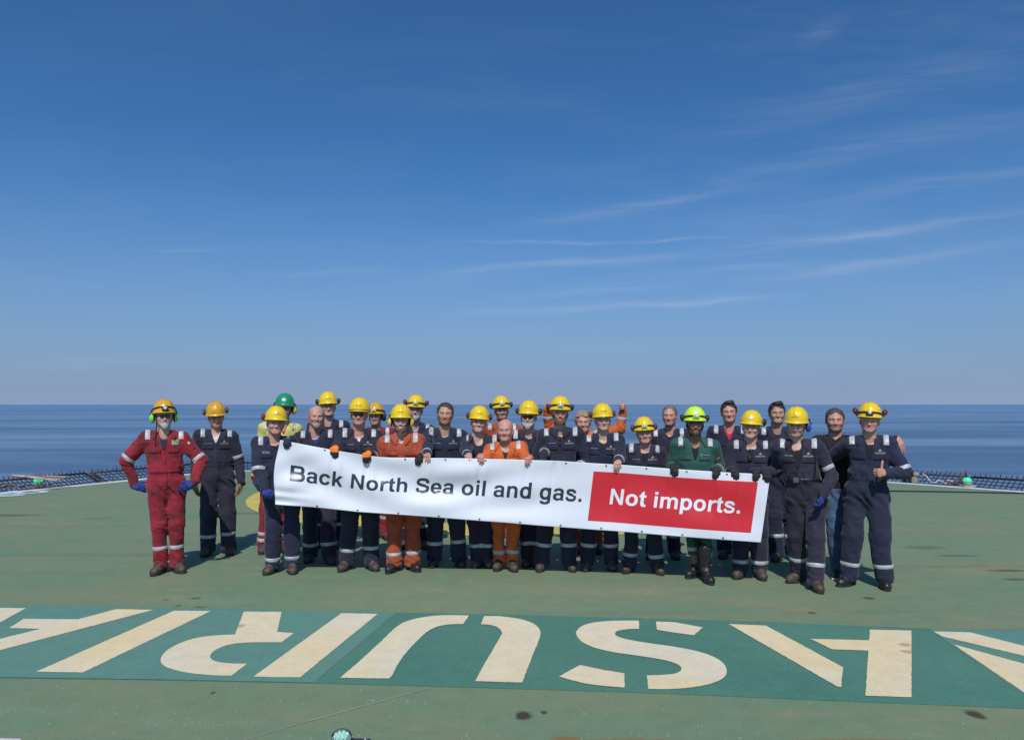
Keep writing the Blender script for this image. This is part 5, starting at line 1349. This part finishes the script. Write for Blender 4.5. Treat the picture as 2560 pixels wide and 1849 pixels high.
            o_ = np.array([-.004, .0045, .0045, .0045, -.004]); PP = O + Dr * (d_ + o_[None, :])[..., None]; b = MB(); b.grid(PP); b.build('reflective_tape', TAPE, gar)
        for si, sh, el, wr, hd in arms:
            bt = hd.get('tape', 'fore' if hd['t'] in ('banner', 'behind') else 'upper'); b = MB()
            if bt == 'fore': L_ = np.linalg.norm(wr - el); PP, c_ = ring_patch(f, el, wr, .52 - .026 / L_, .52 + .026 / L_, .004, maxr=.10)
            else: L_ = np.linalg.norm(el - sh); tq = hd.get('tt', .80); PP, c_ = ring_patch(f, sh, el, tq - .026 / L_, tq + .026 / L_, .004, maxr=.10)
            b.grid(PP, 0, True); b.build('reflective_tape', TAPE, gar)
        lb = sp.get('lb', (.22, .22))
        for (kn_, an, z_) in ((k1, a1, lb[0]), (k2, a2, lb[1])):
            tq = (kn_[2] - z_) / (kn_[2] - an[2]); dt = .026 / (kn_[2] - an[2]); P5, c_ = ring_patch(f, kn_, an, tq - dt, tq + dt, .004, maxr=.14); b = MB(); b.grid(P5, 0, True); b.build('reflective_tape', TAPE, gar)
            if sp.get('lb2'):
                tq2 = tq + .075 / (kn_[2] - an[2]); P5, c_ = ring_patch(f, kn_, an, tq2 - dt, tq2 + dt, .004, maxr=.14); b = MB(); b.grid(P5, 0, True); b.build('reflective_tape', TAPE, gar)
    # ---------------- boots
    bk = sp.get('boots', 'brown'); bm_ = {'brown': pmat('boot_leather_brown', (.060, .042, .030), .6, var=.35, vscale=14, dirt=(.12, .10, .075), dscale=12, bump=.006, bscale=26), 'black': pmat('boot_leather_black', (.016, .015, .015), .42, var=.3, vscale=14, dirt=(.07, .06, .05), dscale=12, dlo=.58, bump=.005, bscale=26),
          'trainer': pmat('trainer', (.02, .022, .03), .6)}[bk]
    for an, tn in ((a1, sp.get('toe', (-14, 14))[0]), (a2, sp.get('toe', (-14, 14))[1])):
        bf = Field((-.09, -.22, -.004), (.09, .12, .40 if sp.get('lace') else .26 if bk != 'trainer' else .12), .007); s_ = .96 + .04 * lay
        bf.ell((0, -.105, .038), (.051, .070, .050), .012); bf.cone((0, -.06, .050), (0, .045, .052), .045, .038, .02); bf.ell((0, .05, .04), (.038, .042, .048), .015)
        if bk != 'trainer': bf.cone((0, -.045, .075), (0, .02, .13), .042, .048, .025); bf.cone((0, .02, .12), (0, .03, .33 if sp.get('lace') else .24), .050, .080 if sp.get('lace') else .056, .02)
        else: bf.cone((0, -.03, .06), (0, .03, .10), .038, .04, .02)
        I, P = bf.near(.02); bf.D[I[:, 0], I[:, 1], I[:, 2]] += ((np.abs(vnoise(P, (22, 30, 34), seed) - .5) - .2) * .010 + .003 * np.sin(P[:, 1] * 150 + 4) * np.exp(-((P[:, 1] + .04) / .025) ** 2) * (P[:, 2] > .04) - .0025 * np.exp(-((P[:, 1] + .075) / .006) ** 2)).astype(np.float32)
        bf.cut_below(.016); bV, bQ = bf.mesh(); Mz = rotm(R(tn)) * s_
        o0 = np.array([an[0], an[1], 0]); bt = link('boot', mesh_fast('boot', bV @ Mz.T + o0, bQ), bm_, root)
        b = MB(); out = []
        for j in range(28):
            A = 2 * math.pi * j / 28; y = .130 * math.sin(A) - .040; wd_ = .053 if y < -.04 else .053 - .10 * min(y + .04, .11); out.append((wd_ * math.cos(A) * (1 - .12 * math.exp(-((y + .0) / .03) ** 2)), y * 1.06 - .0))
        V6 = [(x, y, .001) for x, y in out] + [(x * 1.03, y * 1.02, .008) for x, y in out] + [(x, y, .022) for x, y in out]; n = 28
        Fc = [tuple(range(n - 1, -1, -1)), tuple(range(2 * n, 3 * n))] + [(r_ * n + i, r_ * n + (i + 1) % n, (r_ + 1) * n + (i + 1) % n, (r_ + 1) * n + i) for r_ in (0, 1) for i in range(n)]
        b.add(V6, Fc, 0, True); b.build('sole', pmat('sole_white', (.6, .62, .64), .6) if bk == 'trainer' else pmat('sole_rubber', (.018, .016, .015), .8, var=.3), bt, M=Mz, off=o0)
        if bk != 'trainer' :
            b = MB()
            for k_ in range(10 if sp.get('lace') else 4):
                t_ = k_ / 4; yy = -.078 + .060 * t_ if t_ <= 1 else -.018 - .018 * (t_ - 1); zz = .093 + (.075 if sp.get('lace') else .05) * t_ + (.035 * (t_ - 1) if t_ > 1 else 0); wq = .018
                b.tube([(-wq, yy + .006, zz - .006), (0, yy, zz + .004), (wq, yy + .006, zz - .006)], .0028, 5)
            b.build('lace', pmat('lace_cord', (.10, .085, .05) if not sp.get('lace') else (.35, .34, .32), .8), bt, M=Mz, off=o0)
    # ---------------- head gear
    if sp.get('helmet'): add_helmet(root, sp, M @ rotm(0, R(sp.get('hpitch', -5)), R(sp.get('hroll', 0))), hc, hs)
    if sp.get('glasses'): add_glasses(root, sp, M, hc)
    if sp.get('hair'): add_hair(root, sp, M, hc, int(seed * 10))
    return dict(root=root, f=f, H=H, base=base, cx=cx, px=px, nb=nb, arms=arms, gar=gar, M=M, hc=hc, g=g, nz=nz, T=top)
DENIM = cloth('denim', (.055, .095, .18), (.16, .22, .32), .75, .50, 1.3)
NV = ('navy_cloth', C_NAVY, (.022, .020, .030), .55, .50, 1.25); NV2 = ('navy_cloth_worn', (0.024, 0.022, 0.040), (.020, .015, .018), .7, .46, 1.25)
NVP = ('navy_cloth_faded', (0.022, 0.021, 0.042), (.018, .015, .018), .5, .5, 1.2)
ORG = ('orange_cloth', (.60, .120, .024), (.24, .06, .03), .6, .48, 1.02); RST = ('rust_orange_cloth', (.38, .070, .030), (.17, .035, .02), .6, .48, 1.1)
RED = ('red_cloth', (.27, .014, .028), (.075, .020, .018), .85, .44, 1.15); GRN = ('green_cloth', (.023, .080, .062), (.02, .05, .04), .35, .54, 1.15)
HIV = ('yellow_hivis_cloth', (.56, .53, .16), (.35, .30, .10), .35, .55, 1.05)
DK = (.050, .034, .025); GREY = (.22, .20, .18); BRN = (.10, .055, .03)
P = {}
P[1] = person(dict(label='person in dirty red coverall with blue gloves, hands on hips, at far left', head=(411, 1000), feet=[(380, 1440), (458, 1433)], cloth=RED, helmet='old', muffs=('down', 'green'), lamp='black', lamptilt=-.02, glasses='dark', beard=('goatee', (.42, .40, .38)), tone=SKT['fair'], hairc=GREY, v=('navy', .20, .22), girth=1.04, belly=1.0,
  L=dict(t='free', u=337, v=1210, dy=-.03, d=(.86, -.35, -.30), n=(.35, .85, -.1), s=(.2, 0, .9), curl=(14, 16, 10), glove='blue', tape='upper', tt=.86, pole=(-1, .1, .1)), R=dict(t='free', u=487, v=1205, dy=-.03, d=(-.72, -.45, -.45), n=(-.35, .85, -.1), s=(-.2, 0, .9), curl=(14, 16, 10), glove='blue', tape='upper', tt=.86, pole=(1, .25, -.1)),
  lb=(.275, .275), toe=(-30, 22), logo=0, logo_chest=0, name_tag=0, h=.0085, pitch=-2, tx=.160, lw=.068))
P[2] = person(dict(label='person in navy coverall with tan gloves and arms down, second from left', head=(541, 1006), feet=[(506, 1393), (578, 1388)], cloth=NV2, helmet='old', muffs=('up', 'grey'), tone=SKT['ruddy'], hairc=BRN, sides=BRN, v=('white', .15, .2), L=dict(t='down', glove='tan', o=(.02, 0, 0)), R=dict(t='down', glove='tan'), glasses='clear', lb=(.23, .25), toe=(-20, 8), roll=-5, pitch=10, yaw=6, logo=0, h=.0085, girth=1.04))
P[3] = person(dict(label='person in navy coverall smiling under yellow helmet, holding the left banner end', head=(690, 1017), feet=[(662, 1438), (733, 1436)], cloth=NV, helmet='new', muffs=('up', 'red', (-1,)), tone=SKT['ruddy'], hairc=GREY, sides=GREY, smile=1, teeth=1, glasses='clear', v=('black', .13, .55), hs=1.03,
  L=dict(t='free', u=664, v=1228, dy=-.28, d=(.5, -.55, -.65), n=(.5, .5, -.2), s=(.5, -.5, .6), curl=(45, 40, 20), glove='blue', tape='upper', tt=.98, pole=(-.8, .5, -.5)), R=dict(t='banner', u=722, glove='navy', tape='upper', tt=.7, d=(-.3, -.9, -.1), pole=(.45, .4, -1)),
  lb=(.15, .16), toe=(-28, 4), name_lines=2, logo_chest=0, px=-.02, sx=-.02, h=.0085, girth=1.04))
P[4] = person(dict(label='person in yellow and red coverall with green helmet, behind the left banner end', head=(711, 985), feet=[(652, 1386), (722, 1386)], cloth=HIV, helmet='green', muffs=('down', 'yellow'), glasses='frame', tone=SKT['fair'], hairc=DK, smile=1, teeth=1, plate=1, logo=0, logo_chest=0, name_tag=0, v=('red', .14, .1), lb=(.24, .24), lb2=1, glove='navy', legs2=(.95, cloth(*RED)), h=.011, sx=-.03, L=dict(t='down'), R=dict(t='down'), strap=1))
P[5] = person(dict(label='person with bald head and grey goatee in navy coverall and blue polo shirt', head=(791, 1014), feet=[(766, 1408), (833, 1412)], cloth=NVP, tone=SKT['ruddy'], hairc=GREY, beard=('goatee', (.34, .27, .23)), smile=1, v=('blue', .17, .25, .06), lb=(.20, .22), toe=(-15, 16), cover=.0, logo_chest=0, name_tag=0, h=.010, hw=1.05, girth=1.02))
P[6] = person(dict(label='tall person in navy coverall and yellow helmet looking over the bald bearded head', head=(821, 981), feet=[(786, 1372), (850, 1372)], cloth=NV, helmet='new', muffs=('up', 'black'), glasses='clear', tone=SKT['fair'], hairc=DK, v=('black', .12, .1), lb=(.30, .30), h=.011, L=dict(t='down'), R=dict(t='down'), logo_chest=0))
P[7] = person(dict(label='person in navy coverall with sunglasses and orange palmed gloves on the banner', head=(898, 996), feet=[(849, 1430), (942, 1428)], cloth=NV2, helmet='new', band=1, glasses='dark', tone=SKT['ruddy'], hairc=BRN, sides=BRN, v=('white', .13, .35), glove='orange', L=dict(t='banner', u=837), R=dict(t='banner', u=917), lb=(.22, .24), toe=(-26, 20), girth=1.04, h=.0095))
P[8] = person(dict(label='person in red coverall with bright lime headlamp, half hidden in the back row', head=(939, 1008), feet=[(925, 1352), (975, 1352)], cloth=RED, helmet='old', lamp='neon', muffs=('down', 'black', (1,)), tone=SKT['tan'], hairc=BRN, v=('black', .08, .5), lb=(.3, .3), h=.012, L=dict(t='down'), R=dict(t='down'), yaw=-12, logo=0, logo_chest=0, name_tag=0, strap=1))
P[9] = person(dict(label='person in rust orange coverall with brown beard and yellow ear muffs', head=(1002, 1012), feet=[(968, 1434), (1047, 1430)], cloth=RST, helmet='new', muffs=('down', 'yellow'), glasses='clear', beard=('full', (.16, .075, .04)), smile=1, teeth=1, tone=SKT['fair'], hairc=BRN, v=('navy', .07, 0), gap=20, glove='black', R=dict(t='banner', u=1047), L=dict(t='behind', o=(0, 0, -.04)), lb=(.19, .20), toe=(-26, 24), boots='black', girth=1.08, belly=1.06, h=.0085, logo_mat=pmat('pink_print', (.50, .22, .16), .7), emb_mat=pmat('pink_print2', (.50, .22, .16), .7), strap=1))
P[10] = person(dict(label='person with grey beard, round headlamp and red ear muffs in the back row', head=(1039, 989), feet=[(1003, 1374), (1066, 1374)], cloth=NV, helmet='new', lamp='pale', muffs=('high', 'red'), glasses='clear', beard=('full', (.38, .36, .34)), tone=SKT['ruddy'], hairc=GREY, v=('grey', .18, .2), lb=(.28, .28), h=.011, R=dict(t='down'), L=dict(t='down')))
P[11] = person(dict(label='person with short dark hair and stubble in navy coverall, no helmet, centre left', head=(1113, 1004), feet=[(1078, 1420), (1156, 1420)], cloth=NV, hair=('short', DK), beard=('stubble', (.10, .06, .05)), tone=SKT['tan'], hairc=DK, v=('black', .08, .3), lb=(.26, .28), toe=(-12, 12), girth=1.05, h=.0095, hw=1.03, boots='black', L=dict(t='banner', u=1068), R=dict(t='behind', o=(.04, 0, .02))))
P[12] = person(dict(label='young smiling person in navy coverall with tilted yellow helmet beside bald man', head=(1197, 1016), feet=[(1186, 1421), (1226, 1421)], cloth=NVP, helmet='new', muffs=('up', 'red'), glasses='clear', smile=1, teeth=1, tone=SKT['fair'], hairc=(.25, .12, .05), v=('tee', .16, .12, .055), L=dict(t='banner', u=1172), R=dict(t='behind'), lb=(.24, .24), roll=5, h=.010, sx=.03, logo_chest=0, name_tag=0))
P[13] = person(dict(label='person in orange coverall and yellow helmet with headlamp behind the bald man', head=(1254, 991), feet=[(1225, 1366), (1290, 1366)], cloth=RST, helmet='new', lamp='pale', muffs=('up', 'black'), glasses='clear', smile=1, tone=SKT['ruddy'], hairc=BRN, beard=('stubble', (.20, .10, .06)), v=('black', .12, .3), lb=(.3, .3), h=.011, L=dict(t='down'), R=dict(t='down'), logo=0, logo_chest=0, name_tag=0))
P[14] = person(dict(label='short bald person in bright orange coverall at the middle of the banner', head=(1263, 1047), feet=[(1240, 1428), (1288, 1430)], cloth=ORG, tone=SKT['ruddy'], hairc=(.30, .20, .14), smile=1, v=('navy', .17, .12, .05), L=dict(t='banner', u=1203), R=dict(t='banner', u=1320), lb=(.19, .20), lw=.066, toe=(-12, 12), cover=0, boots='brown', h=.0085, girth=1.04, hs=1.04, name_tag=0, logo_mat=pmat('dull_orange_print', (.25, .07, .03), .7), emb_mat=pmat('dull_orange_print', (.25, .07, .03), .7)))
P[15] = person(dict(label='person in sunglasses with grey goatee and black ear muffs, right of bald man', head=(1321, 1003), feet=[(1312, 1419), (1345, 1419)], cloth=NVP, helmet='new', muffs=('up', 'black'), glasses='dark', beard=('full', (.42, .40, .38)), tone=SKT['fair'], hairc=GREY, v=('black', .12, .62, .058), L=dict(t='behind'), R=dict(t='banner', u=1357, glove='black'), lb=(.26, .26), h=.010, logo_chest=0, name_tag=0, gap=28))
P[16] = person(dict(label='person with brown beard and headlamp in navy coverall with sunglasses hung on the zip', head=(1400, 992), feet=[(1347, 1430), (1434, 1430)], cloth=NVP, helmet='new', lamp='pale', muffs=('up', 'black'), glasses='clear', beard=('full', (.13, .065, .04)), tone=SKT['ruddy'], hairc=BRN, v=('black', .12, .4, .03), gap=16, L=dict(t='behind'), R=dict(t='behind'), lb=(.28, .28), toe=(-10, 16), h=.0095, girth=1.05, sx=.01))
P[17] = person(dict(label='person with curly fair hair in orange coverall, both thumbs raised behind the others', head=(1458, 1027), feet=[(1449, 1386), (1500, 1386)], cloth=ORG, hair=('curly', (.32, .23, .16)), tone=SKT['ruddy'], hairc=(.35, .25, .18), smile=1, jowl=1, v=('black', .08, .5), lb=(.29, .29), h=.011, hs=1.03,
  L=dict(t='free', u=1368, v=1018, dy=-.05, d=(.1, -.95, .3), n=(1, .1, 0), s=(0, .3, .95), curl=(82, 85, 50), vary=(0, 0, 0, 0), thumb='up', tape='fore', pole=(-1, .1, -.7)), R=dict(t='free', u=1558, v=1020, dy=-.05, d=(-.1, -.95, .3), n=(-1, .1, 0), s=(0, .3, .95), curl=(82, 85, 50), vary=(0, 0, 0, 0), thumb='up', tape='fore', pole=(1, .1, -.7)), logo_chest=0, name_tag=0, shz=(.05, .05)))
P[18] = person(dict(label='young person in navy coverall with clear glasses holding banner bare handed, centre right', head=(1507, 1010), feet=[(1463, 1429), (1535, 1429)], cloth=NV, helmet='new', muffs=('up', 'red'), glasses='clear', tone=SKT['fair'], hairc=(.22, .12, .06), v=('tee', .17, .0, .05), R=dict(t='banner', u=1543), L=dict(t='behind'), lb=(.27, .27), toe=(-6, 10), h=.0095, girth=1.02, hw=.97, boots='brown'))
P[19] = person(dict(label='short person in navy coverall with lime headlamp in front of tall grey haired man', head=(1611, 1043), feet=[(1561, 1434), (1655, 1438)], cloth=NVP, helmet='new', lamp='neon', muffs=('up', 'red'), glasses='clear', tone=SKT['ruddy'], hairc=GREY, sides=GREY, smile=1, v=('black', .18, .35, .05), L=dict(t='behind'), R=dict(t='behind'), lb=(.19, .18), toe=(-20, 18), roll=-4, h=.0095, girth=1.02, logo=0))
P[20] = person(dict(label='tall person with short grey hair and no helmet in navy coverall, right of centre', head=(1674, 1010), feet=[(1622, 1400), (1694, 1400)], cloth=NVP, hair=('crop', (.16, .13, .11)), beard=('stubble', (.22, .15, .12)), tone=SKT['ruddy'], hairc=(.12, .09, .07), v=('black', .12, .1), lb=(.27, .27), h=.010, hw=.95, name_tag=0, logo_chest=0))
P[21] = person(dict(label='person in green coverall and neon yellow helmet with dark beard, black gloves', head=(1737, 1018), feet=[(1718, 1446), (1780, 1462)], cloth=GRN, helmet='neon', lamp='pale', muffs=('up', 'black'), glasses='frame', beard=('full', (.025, .018, .015)), tone=SKT['brown'], hairc=(.02, .015, .012), smile=1, v=('black', .22, .2, .05), glove='black', L=dict(t='banner', u=1686), R=dict(t='banner', u=1790), lb=(.31, .33), toe=(-30, 20), boots='black', lace=1, lw=.054, logo=0, plate=1, h=.0085, girth=1.06, logo_chest=0, name_tag=0, strap=1, px=-.02))
P[22] = person(dict(label='young person with dark hair and red tee shirt under navy coverall', head=(1822, 1001), feet=[(1802, 1398), (1860, 1398)], cloth=NV, hair=('quiff', (.035, .025, .02)), tone=SKT['ruddy'], hairc=DK, v=('red', .16, .25, .06), lb=(.26, .26), h=.010, name_tag=0, logo_chest=0))
P[23] = person(dict(label='older person with glasses, dark gloves and handset on chest at right banner end', head=(1877, 1027), feet=[(1838, 1448), (1910, 1452)], cloth=NVP, helmet='new', muffs=('up', 'black', (1,)), glasses='clear', tone=SKT['fair'], hairc=GREY, sides=GREY, smile=1, v=('black', .14, .6, .045), glove='black', L=dict(t='banner', u=1838), R=dict(t='banner', u=1890), lb=(.17, .17), toe=(-18, 14), h=.0085, girth=1.06, plate=1, roll=4, name_tag=0))
P[24] = person(dict(label='tall smiling person with swept dark hair and no helmet behind the right end', head=(1942, 1003), feet=[(1934, 1405), (1990, 1405)], cloth=NV, hair=('quiff', (.03, .022, .018)), tone=SKT['tan'], hairc=DK, smile=1, teeth=1, v=('black', .10, .55), lb=(.29, .29), h=.010, L=dict(t='down'), R=dict(t='down'), name_tag=0, logo_chest=0))
P[25] = person(dict(label='person in belted navy coverall with blue ear muff, leg stepped forward', head=(1990, 1019), feet=[(1969, 1457), (2053, 1484)], cloth=NV2, helmet='new', muffs=('down', 'blue', (1,)), glasses='clear', tone=SKT['fair'], hairc=BRN, smile=1, beard=('stubble', (.28, .16, .10)), v=('black', .30, .0, .07), gap=40, L=dict(t='banner', u=1917, glove='black', tape='upper'), R=dict(t='free', u=2056, v=1240, dy=-.20, d=(-.35, -.5, -.8), n=(-.8, .3, .2), s=(0, -.8, .5), curl=(30, 35, 20), glove='blue', tape='upper', tt=.72, pole=(1, .6, 0)), lb=(.25, .24), toe=(-40, 16), roll=3, pitch=8, h=.0085, girth=1.05, px=0, byaw=0))
P[26] = person(dict(label='person in black jersey and blue jeans with dark hair, second from right', head=(2087, 1018), feet=[(2085, 1449), (2132, 1450)], cloth=('black_jersey', (.012, .012, .014), (.02, .02, .022), .2, .55, 1.2), hair=('short', (.075, .05, .035)), beard=('stubble', (.18, .10, .075)), tone=SKT['ruddy'], hairc=DK, v=('black', .05, 1.0, .05), jeans=1, boots='trainer', L=dict(t='down'), R=dict(t='free', u=2240, v=1094, dy=-.40, d=(.22, -.55, -.75), n=(-.1, .8, -.6), s=(-.8, -.3, .1), curl=(12, 14, 10), spread=.16, pole=(.3, .2, -1)), toe=(-20, 25), h=.0095, hw=1.04, girth=1.0, smile=1))
P[27] = person(dict(label='rightmost person in navy coverall giving a thumbs up', head=(2173, 1008), feet=[(2096, 1466), (2218, 1477)], cloth=NV, helmet='new', lamp='black', muffs=('high', 'red'), tone=SKT['ruddy'], hairc=GREY, beard=('stubble', (.34, .28, .24)), v=('black', .24, .2, .055), L=dict(t='free', u=2062, v=1098, dy=.50, d=(-.7, .1, -.4), n=(0, 1, 0), s=(0, 0, 1), tape='fore', pole=(-.6, .3, -.6)), R=dict(t='free', u=2212, v=1184, dy=-.26, d=(-.9, -.3, .18), n=(.1, .95, -.1), s=(.05, 0, 1), curl=(80, 85, 50), vary=(0, 0, 0, 0), thumb='up', tape='upper', tt=.86, pole=(.7, .1, -.8)), lb=(.22, .22), toe=(-36, 8), boots='black', h=.0085, girth=1.10, belly=1.06, lw=.086, name_tag=0, logo=0))

# small worn things: badges, belt, handset, cord, hung glasses
def quad_on(q, xs, zs, off=.006):
    X, Z = np.meshgrid(xs, zs, indexing='ij'); return surf_patch(q['f'], X, Z, off, -.42)[0]
q = P[1]; b = MB(); b.grid(quad_on(q, np.linspace(q['cx'] + .075, q['cx'] + .145, 7), np.linspace(.762 * q['H'], .790 * q['H'], 4))); b.build('chest_badge', pmat('badge_green', (.10, .30, .10), .6, dirt=(.55, .62, .45), dscale=60, dlo=.48, dhi=.56), q['gar'])
sh, el = q['arms'][1][1], q['arms'][1][2]
def arm_badge(q, i, t, ang, da, dt, mat, name):
    sh, el = q['arms'][i][1], q['arms'][i][2]; PP, c_ = ring_patch(q['f'], sh, el, t - dt, t + dt, .004, (ang - da, ang + da), 9, 5, maxr=.12); b = MB(); b.grid(PP); b.build(name, mat, q['gar'])
def front_ang(q, i):
    sh, el = q['arms'][i][1], q['arms'][i][2]; e = norm_(el - sh); u = norm_(np.cross(e, np.array([0, 1.0, 0]))); v = np.cross(e, u); d = np.array([.45 * q['arms'][i][0], -1, 0]); return math.atan2(d @ v, d @ u)
arm_badge(P[1], 1, .28, front_ang(P[1], 1), .16, .07, pmat('badge_white', (.55, .54, .52), .6, dirt=(.25, .02, .03), dscale=70, dlo=.50, dhi=.54), 'sleeve_badge')
arm_badge(P[1], 1, .52, front_ang(P[1], 1), .30, .035, pmat('badge_dark', (.035, .03, .02), .6), 'sleeve_badge')
arm_badge(P[21], 1, .38, front_ang(P[21], 1), .34, .085, pmat('badge_orange', (.42, .13, .06), .6, dirt=(.05, .03, .02), dscale=40, dlo=.5, dhi=.58), 'sleeve_badge')
q = P[21]; b = MB(); hx_ = q['cx'] + .062; hz_ = .748 * q['H']; pts = []
for k in range(25):
    a = 2 * math.pi * k / 24; pts.append((hx_ + .00105 * 16 * math.sin(a) ** 3, hz_ + .00105 * (13 * math.cos(a) - 5 * math.cos(2 * a) - 2 * math.cos(3 * a) - math.cos(4 * a))))
PP, _h = surf_patch(q['f'], np.array([x for x, z in pts]), np.array([z for x, z in pts]), .004, -.42); b.tube(PP, .0022, 5); b.build('emblem', pmat('badge_mint', (.15, .60, .45), .6), q['gar'])
b = MB()
for k in range(6):
    x_ = hx_ + .026 + k * .009; b.add(surf_patch(q['f'], np.array([x_, x_ + .007, x_ + .007, x_]), np.array([hz_ - .005] * 2 + [hz_ + .002] * 2), .005, -.42)[0], [(0, 1, 2, 3)], 0, False)
b.build('name_tag', WHITE_TXT, q['gar'])
def belt(q, z, mat):
    c = q['T'](.1); A = c + (0, 0, z - .02); B = c + (0, 0, z + .02); PP, c_ = ring_patch(q['f'], A, B, 0, 1, .006, n=72, maxr=.30); b = MB(); b.grid(PP, 0, True); o = b.build('belt', mat, q['gar'])
    X = q['px'] - .02; P3 = quad_on(q, np.linspace(X - .10, X - .05, 4), np.linspace(z - .026, z + .026, 4), .012); b = MB(); b.grid(P3); b.build('buckle', pmat('buckle_steel', (.30, .30, .28), .35, metal=.8), q['gar'])
belt(P[25], .615 * P[25]['H'], pmat('belt_leather', (.014, .013, .013), .45))
def handset(q, x, z, h_):
    P3 = surf_patch(q['f'], np.array([x]), np.array([z]), .014, -.42)[0][0]; b = MB(); b.box(P3, (.021, .013, h_), 0, bev=.006); b.box(P3 + (0, -.014, h_ * .3), (.012, .003, .010), 1, bev=.001)
    pts = [P3 + (0, -.002, h_)]
    for k in range(1, 15): zz = z + h_ + k * .010; pts.append(surf_patch(q['f'], np.array([x + .012 * math.sin(k)]), np.array([zz]), .008, -.42)[0][0])
    b.tube(pts, .0035, 5, 0); b.build('radio_handset', [BLACKP, pmat('dark_grille', (.05, .05, .05), .7)], q['root'])
handset(P[23], P[23]['cx'] - .01, .742 * P[23]['H'], .030)
handset(P[11], P[11]['cx'] - .168, .775 * P[11]['H'], .026)
q = P[25]; b = MB(); pts = []
for k in range(60):
    t_ = k / 59; x = q['cx'] + .135 + .02 * math.sin(t_ * 3) + .006 * math.sin(k * 1.9); z = .80 * q['H'] - t_ * .18 * q['H']; pts.append(surf_patch(q['f'], np.array([x]), np.array([z]), .010 + .004 * math.cos(k * 1.9), -.42)[0][0])
b.tube(pts, .0045, 5); b.build('coiled_cord', BLACKP, q['root'])
q = P[16]; x = q['cx'] - .012; z = .775 * q['H']; b = MB()
for dz in (0, -.045):
    c = surf_patch(q['f'], np.array([x]), np.array([z + dz]), .012, -.42)[0][0]; b.ell(c, (.014, .005, .019), 14, 8)
b.tube([surf_patch(q['f'], np.array([x + .012]), np.array([z + dz]), .012, -.42)[0][0] for dz in (.03, .0, -.03, -.06)], .0025, 5)
b.build('sunglasses', BLACKP, q['root'])
q = P[1]; b = MB(); M_ = q['M']; pts = [M_ @ np.array((-.080, -.035, .02)) + q['hc'], M_ @ np.array((-.074, -.05, -.09)) + q['hc']]
for dz in (.02, -.04, -.10): pts.append(surf_patch(q['f'], np.array([q['hc'][0] - .078]), np.array([q['nz'] + dz - .03]), .012, -.42)[0][0])
b.tube(pts, .007, 6); b.build('hanging_strap', BLACKP, q['root'])
